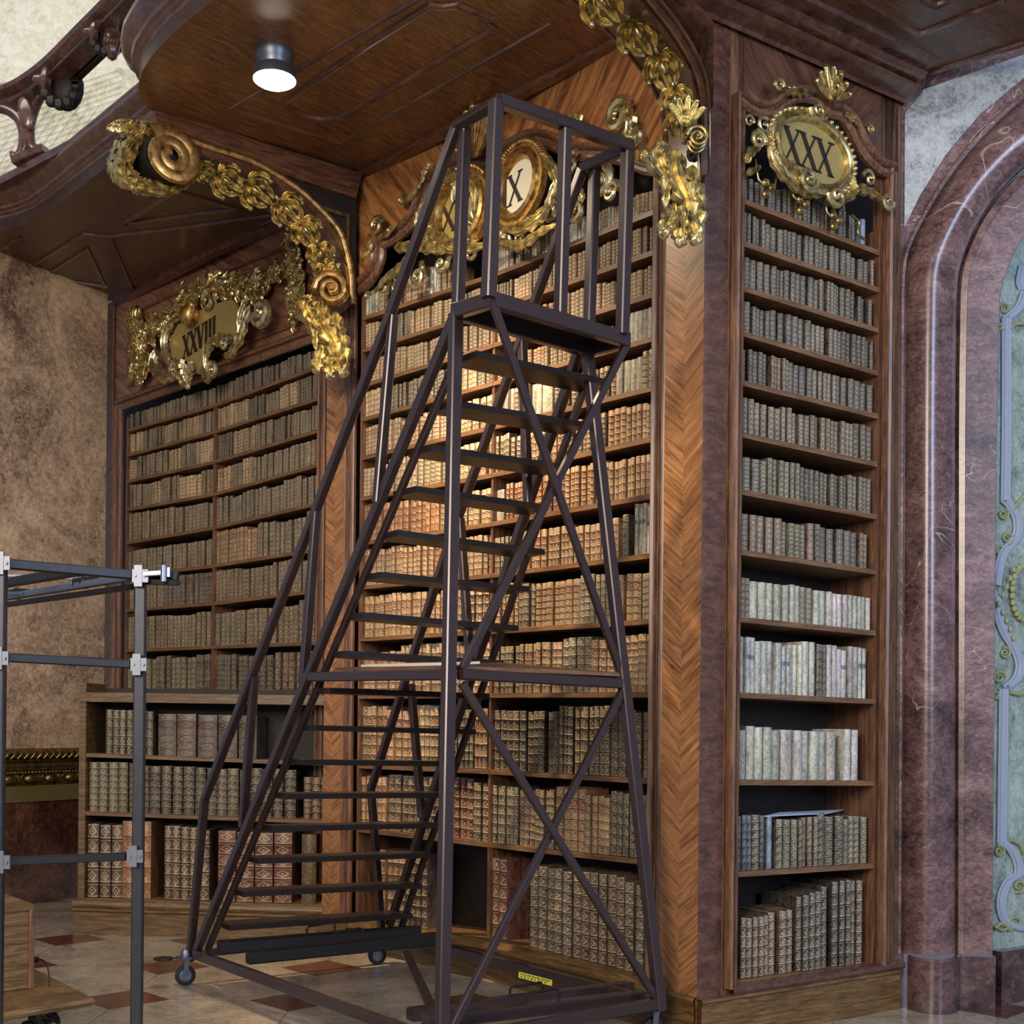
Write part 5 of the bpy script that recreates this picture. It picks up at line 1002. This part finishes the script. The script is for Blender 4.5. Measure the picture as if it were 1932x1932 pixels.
# ballast bars with handles
for p, q, hs in (((413, 1787, 7.30), (790, 1757, 7.99), [((579, 1760), (632, 1752))]), ((468, 1806, 7.00), (822, 1771, 7.67), [((632, 1770), (684, 1764))])):
    k = br('ballast_bar', Q(p), Q(q), .075, .075, Z, BLACKST)
    for (u0, v0), (u1, v1) in hs:
        dd = interp([(p[0], p[2]), (q[0], q[2])], u0); e = interp([(p[0], p[1] - 6), (q[0], q[1] - 6)], u0); e1 = interp([(p[0], p[1] - 6), (q[0], q[1] - 6)], u1)
        m = MB(); m.tube([P(u0, e + 6, dd), P(u0, v0 + 8 - 14, dd), P(u0 + 3, v0 - 12, dd), P(u1 - 3, v1 - 12, dd + .12), P(u1, v1 + 8 - 14, dd + .12), P(u1, e1 + 6, dd + .12)], .007, 8); T.part('handle', m, BLACKST, k)
for p, q, h in (((774, 1914, 5.86), (1189, 1862, 6.62), ((962, 1862), (1024, 1854))), ((803, 1928, 5.62), (1214, 1880, 6.35), ((993, 1874), (1055, 1866)))):
    k = br('ballast_bar', Q(p), Q(q), .075, .06, Z, STEEL)
    (u0, v0), (u1, v1) = h; d0 = interp([(p[0], p[2]), (q[0], q[2])], u0); d1 = interp([(p[0], p[2]), (q[0], q[2])], u1); e0 = interp([(p[0], p[1] - 12), (q[0], q[1] - 12)], u0); e1 = interp([(p[0], p[1] - 12), (q[0], q[1] - 12)], u1)
    m = MB(); m.tube([P(u0, e0, d0), P(u0, v0 + 5, d0), P(u0 + 4, v0, d0), P(u1 - 4, v1, d1), P(u1, v1 + 5, d1), P(u1, e1, d1)], .007, 8); T.part('handle', m, BLACKST, k)
# casters
def caster(c, pedal=False):
    h = c.z - .02; m = MB(); ax = V((.35, -.93, 0)); o = V((c.x, c.y, .062))
    m.lathe(o - ax * .016, ax, [(.0, 0), (.045, 0), (.060, .004), (.062, .016), (.060, .028), (.045, .032), (0, .032)], 22); k = T.part('caster', m, RUBBER)
    m = MB(); m.lathe(o - ax * .019, ax, [(.0, 0), (.022, 0), (.036, .003), (.036, .035), (.022, .038), (0, .038)], 18)
    for s_ in (-1, 1): m.bar(o + ax * (.024 * s_), V((c.x, c.y, h)) + ax * (.02 * s_) + LS * .02, .03, .005, ax)
    m.bar(V((c.x, c.y, h)) - LS * .05, V((c.x, c.y, h)) + LS * .05, .08, .012, Z); m.lathe(V((c.x, c.y, h)), Z, [(.03, 0), (.03, .03), (.02, .05), (0, .05)], 12); T.part('caster_fork', m, CHROME, k)
    if pedal:
        m = MB(); q = V((c.x, c.y, h)); dirp = (LT * -.8 - LS * .2).normalized(); m.bar(q, q + dirp * .1 , .02, .008, Z)
        m.lathe(q + dirp * .13, Z, [(0, -.006), (.055, -.006), (.06, 0), (.055, .006), (0, .006)], 16); T.part('brake_pedal', m, BLACKST, k)
caster(P(350, 1800, 7.51) , True); caster(P(712, 1764, 8.22)); caster(P(826, 1975, 5.44)); caster(P(1247, 1900, 6.24) - LS * .06)
# yellow label on the far base rail
m = MB(); lp = [(979, 1833), (1042, 1849), (1041, 1860), (978, 1844)]
dd = lambda u: interp([(727, 8.2), (1243, 6.2)], u) - .05
d3 = [P(u, v, 6.78 if u < 1000 else 6.66) for u, v in lp]; m.slab(d3, V((0, -.004, 0))); k = T.part('yellow_label', m, YEL, label='yellow printed label')
m = MB()
for r in range(2):
    for i in range(13 if r == 0 else 8):
        t = (i + .5) / (13 if r == 0 else 9) * .92 + .04; s_ = .22 + r * .42
        c = (d3[0] * (1 - t) + d3[1] * t) * (1 - s_) + (d3[3] * (1 - t) + d3[2] * t) * s_; m.box(c + V((-.0045, -.0065, -.004)), V((.006 + .003 * (i % 2), -.001, -.002)), V((0, .001, 0)), V((0, 0, .007)))
T.part('lettering', m, INK, k)
T.done()
# board and paper lying on the middle cross frame
m = MB(); q = [P(632, 1266, 6.52), P(850, 1263, 5.64), P(1172, 1276, 6.25), P(930, 1254, 7.05)]; m.slab(q, V((0, 0, .018))); single('wooden_board', m, W_SHELF, 'wooden board lying across the middle cross beams of the steel ladder', 'board')
m = MB(); a, b_ = q[0] * .75 + q[1] * .25, q[0] * .12 + q[1] * .88; n = (q[3] - q[0]) * .5; m.slab([p + V((0, 0, .0185)) for p in (a, b_, b_ + n * .5, a + n * .5)], V((0, 0, .012))); single('paper_sheet', m, WHITE, 'white paper strip lying on the wooden board halfway up the ladder', 'paper')
# ================================================================ steel tube frame at the left edge
T = Thing('tube_frame', 'grey square-tube steel frame cut off by the left edge', 'frame')
def foot(u, v, d): p = P(u, v, d); return V((p.x, p.y, 0))
GS = GREYST
tr, tl = P(266, 1086, 4.70), P(1, 1063, 4.43); bk = P(-70, 1140, 5.75)
for p in (tr, tl): br('post', V((p.x, p.y, 0)), p, .042, .042, V((.9, .1, 0)), GS)
br('rail', tl, tr, .035, .035, Z, BLACKST)
pr = lambda u, v, d: P(u, v, d)
br('rail', P(1, 1240, 4.43), P(264, 1254, 4.70), .032, .032, Z, BLACKST); br('rail', P(1, 1626, 4.43), P(250, 1615, 4.70), .03, .03, Z, BLACKST)
br('side_rail', tr, bk, .034, .026, Z, ALU); br('side_rail', P(255, 1092, 4.76) - Z * .03, bk - Z * .03, .03, .02, Z, BLACKST)
br('inner_rail', P(150, 1077, 4.58), P(-60, 1112, 5.3), .035, .035, Z, BLACKST)
br('rod', P(0, 1085, 5.0), P(175, 1093, 5.1), .012, .012, Z, ALU); br('rod', P(0, 1118, 5.4), P(40, 1120, 5.3), .012, .012, Z, ALU)
for u, v, d in ((162, 1098, 5.0), (33, 1120, 5.45)): m = MB(); c = P(u, v, d); m.bar(c - V((.05, -.04, 0)), c + V((.05, -.04, 0)), .045, .035, Z); m.blob(c, V((.03, 0, 0)), V((0, .03, 0)), V((0, 0, .028))); T.part('clamp', m, BLACKST)
for u, v, d in ((5, 1063, 4.41), (266, 1087, 4.67), (2, 1242, 4.41), (263, 1254, 4.67), (5, 1626, 4.41), (256, 1615, 4.67)):
    m = MB(); c = P(u, v, d); m.box(c + V((-.03, -.012, -.024)), V((.06, 0, 0)), V((0, .01, 0)), V((0, 0, .048))); m.box(c + V((-.022, -.014, -.04)), V((.03, 0, 0)), V((0, .01, 0)), V((0, 0, .08)))
    for x in (-.018, .018): m.lathe(c + V((x, -.014, 0)), V((0, -1, 0)), [(.006, 0), (.006, .004), (0, .004)], 8)
    T.part('corner_bracket', m, CHROME)
m = MB(); a, b_ = P(272, 1083, 4.66), P(318, 1080, 4.66); m.bar(a, b_, .022, .02, Z); m.lathe(P(309, 1082, 4.62), Z, [(.012, -.03), (.012, .03), (0, .03)], 10); m.box(P(305, 1088, 4.62), V((.03, 0, 0)), V((0, .03, 0)), V((0, 0, .035))); T.part('coupling', m, ALU)
m = MB(); m.bar(P(316, 1084, 4.66), P(336, 1088, 4.66), .035, .035, Z); m.bar(P(280, 1098, 4.7), P(336, 1100, 4.62), .02, .02, Z); T.part('rubber_cap', m, RUBBER)
T.done()
# ================================================================ wooden display case base at lower left
T = Thing('display_case', 'ochre walnut case base on a moulded slab with carved feet, lower left corner', 'case')
c0 = P(57, 1707, 5.30); zt = c0.z; dx = V((-.70, -.71, 0)); dy = V((-.62, .78, 0)); zb = P(55, 1864, 5.30).z
m = MB(); m.box(V((c0.x, c0.y, zb)), dx * .9, dy * .75, V((0, 0, zt - zb - .02))); T.part('box', m, W_PLINTH)
m = MB(); c1 = V((c0.x, c0.y, zt - .02)) - dx * .012 - dy * .012; m.box(c1, dx * .924, dy * .774, V((0, 0, .022))); T.part('lid', m, W_PLINTH)
m = MB(); p = V((c0.x, c0.y, 0)) - dx * .012 - dy * .0; m.bar(V((c0.x, c0.y, zb)) - dx * .004, V((c0.x, c0.y, zt - .02)) - dx * .004, .03, .02, dx); T.part('corner_post', m, W_V)
s0 = P(163, 1880, 5.14); zs = zb - .002; o = V((s0.x, s0.y, 0)); ring = [o, o + dx * 1.5, o + dx * 1.5 + dy * 1.25, o + dy * 1.25]
m = MB(); m.slab([V((p.x, p.y, zs - .035)) for p in ring], V((0, 0, .035)))
m.sweep([V((p.x, p.y, zs - .018)) for p in ring], Z, [(0, -.018), (.02, -.016), (.03, 0), (.02, .016), (0, .018)], closed=True, side=1); m.sweep([V((p.x, p.y, zs - .018)) for p in ring], Z, [(0, -.018), (.02, -.016), (.03, 0), (.02, .016), (0, .018)], closed=True, side=-1)
T.part('moulded_slab', m, W_PLINTH)
m = MB(); m.slab([V((p.x, p.y, zs - .06)) for p in [o + dx * .08 + dy * .08, o + dx * 1.4 + dy * .08, o + dx * 1.4 + dy * 1.15, o + dx * .08 + dy * 1.15]], V((0, 0, .026))); T.part('apron', m, W_DARK)
def ftc(c):
    m = MB(); f = Fr(V((c.x, c.y, zs - .12)), V((1, 0, 0)), Z, V((0, -1, 0)))
    m.lathe(V((c.x, c.y, 0)), Z, [(0, 0), (.05, 0), (.055, .04), (.035, .08), (.05, .2), (.06, zs - .1), (.04, zs - .06)], 14)
    for s_ in (-1, 1): o_scroll(m, f.mv(s_ * .045, 0, .03), .05, 1.6, PI / 2, s_, .018)
    o_rose(m, f.mv(.02, .03, .06), .04); return m
for k in ((.13, .13), (1.35, .13), (.13, 1.1), (1.35, 1.1)): T.part('carved_foot', ftc(o + dx * k[0] + dy * k[1]), BLACKST)
T.done()
m = MB(); q = P(66, 1810, 5.5); m.tube([P(62, 1811, 5.46), P(72, 1810, 5.46)], .013, 8); m.tube([P(u, v, d) for u, v, d in smooth([(70, 1810, 5.46), (82, 1812, 5.44), (90, 1826, 5.4), (93, 1845, 5.36), (92, 1866, 5.33)], 4)], .0035, 6)
single('power_cable', m, RUBBER, 'thin black cable hanging from the side of the walnut case', 'cable')
# ================================================================ ceiling lamp
T = Thing('ceiling_lamp', 'lit round spotlight under the curved walnut balcony ceiling', 'lamp')
c = CEM.at(518, 98, 0); m = MB(); m.lathe(c, CEM.n, [(.0, 0), (.11, 0), (.112, .03), (.10, .05), (.095, .09)], 28); T.part('mounting_ring', m, CHROME)
c2 = c + CEM.n * .085; tgt = V((.1, 7.6, 2.2)); ax = (tgt - c2).normalized()
m = MB(); m.lathe(c2, V((0, 0, -1)), [(.09, -.01), (.12, .04), (.125, .07), (.12, .072)], 28); T.part('shade', m, CHROME)
lm = bpy.data.materials.new('lit_lamp_glass'); lm.use_nodes = True; e = lm.node_tree.nodes['Principled BSDF']; e.inputs['Emission Color'].default_value = (1, .88, .7, 1); e.inputs['Emission Strength'].default_value = 28
m = MB(); m.lathe(c2, V((0, 0, -1)), [(.118, .06), (.10, .085), (.05, .10), (0, .105)], 24); T.part('glass', m, lm)
T.done()
def spot(name, loc, target, power, colour, size, blend=.7, rad=.08):
    l = bpy.data.lights.new(name, 'SPOT'); l.energy = power; l.color = colour; l.spot_size = math.radians(size); l.spot_blend = blend; l.shadow_soft_size = rad
    o = bpy.data.objects.new(name, l); col.objects.link(o); o.location = loc; o.rotation_euler = (V(target) - V(loc)).to_track_quat('-Z', 'Y').to_euler(); o['kind'] = 'helper'
spot('lamp_beam', c2 + V((0, 0, -.12)), (.15, 7.5, 2.0), 780, (1.0, .72, .42), 75, .9)
spot('lamp_glow', c2 + V((0, 0, -.12)), (-.8, 8, 0), 160, (1.0, .80, .55), 165, 1.0)
# sheet of paper lying on books of the right bay
m = MB(); q = [PR.at(u, v, o) for u, v, o in ((1440, 1527, -.03), (1560, 1525, -.03), (1590, 1524, -.2), (1470, 1521, -.2))]
z0 = PR.sz(1520, 1637)[1]; zc = z0 + .635 * (PR.sz(1520, 1472)[1] - z0 - .028)
m.slab([V((p.x, p.y, zc)) for p in q], V((0, 0, .004))); single('paper_sheet', m, BLUEW, 'pale blue paper sheet lying on top of books in right bookcase XXX', 'paper')
# ================================================================ place the books
def area_px(b):
    c = b['o'] + V((0, 0, b['h'] / 2)); d = c.y; u = CX + c.x / d * FPX
    if not (-10 < u < 1940): return 0
    return b['h'] * FPX / d * abs((b['ux'] * b['w']).x * FPX / d - (c.x / d) * (b['ux'] * b['w']).y * FPX / d)
NUM = ['first', 'second', 'third', 'fourth', 'fifth', 'sixth', 'seventh', 'eighth', 'ninth', 'tenth', 'eleventh', 'twelfth', 'thirteenth', 'fourteenth', 'fifteenth', 'sixteenth', 'seventeenth', 'eighteenth', 'nineteenth', 'twentieth']
rows_ = {}
for b in BOOKS: rows_.setdefault(b['where'], []).append(b)
for k, r in rows_.items():
    for i, b in enumerate(r): b['i'], b['n'] = i, len(r)
BOOKS.sort(key=area_px, reverse=True)
mass = MB()
for q, b in enumerate(BOOKS):
    if q < 300:
        i, n = b['i'], b['n']; j = n - 1 - i
        pos = 'leftmost' if i == 0 else 'rightmost' if j == 0 else (NUM[i] + ' from left' if i <= j else NUM[j] + ' from right') if min(i, j) < 20 else 'middle'
        nm = 'vellum_book' if b['kind'] in ('vellum', 'blue_label') else 'pamphlet' if b['kind'] == 'card' else 'leather_book'
        wh = b['where']; wh = wh.replace('bottom shelf up', 'lowest shelf')
        t = Thing(nm, f"{KIND[b['kind']][3]} book, {pos}, {wh}", 'book', 'books on ' + wh)
        cv, pg = MB(), MB(); bmesh_book(cv, pg, b); t.part('cover', cv, BOOK, sharp=50); t.part('page_block', pg, PAGE); t.done(base=b['o'] + b['ux'] * b['w'] / 2)
    else: bmesh_book(mass, None, b, False)
if mass.v:
    o = single('old_books', mass, BOOK, 'rows of small old leather books on the upper and farther shelves', 'books', kind='stuff')
print('books', len(BOOKS))
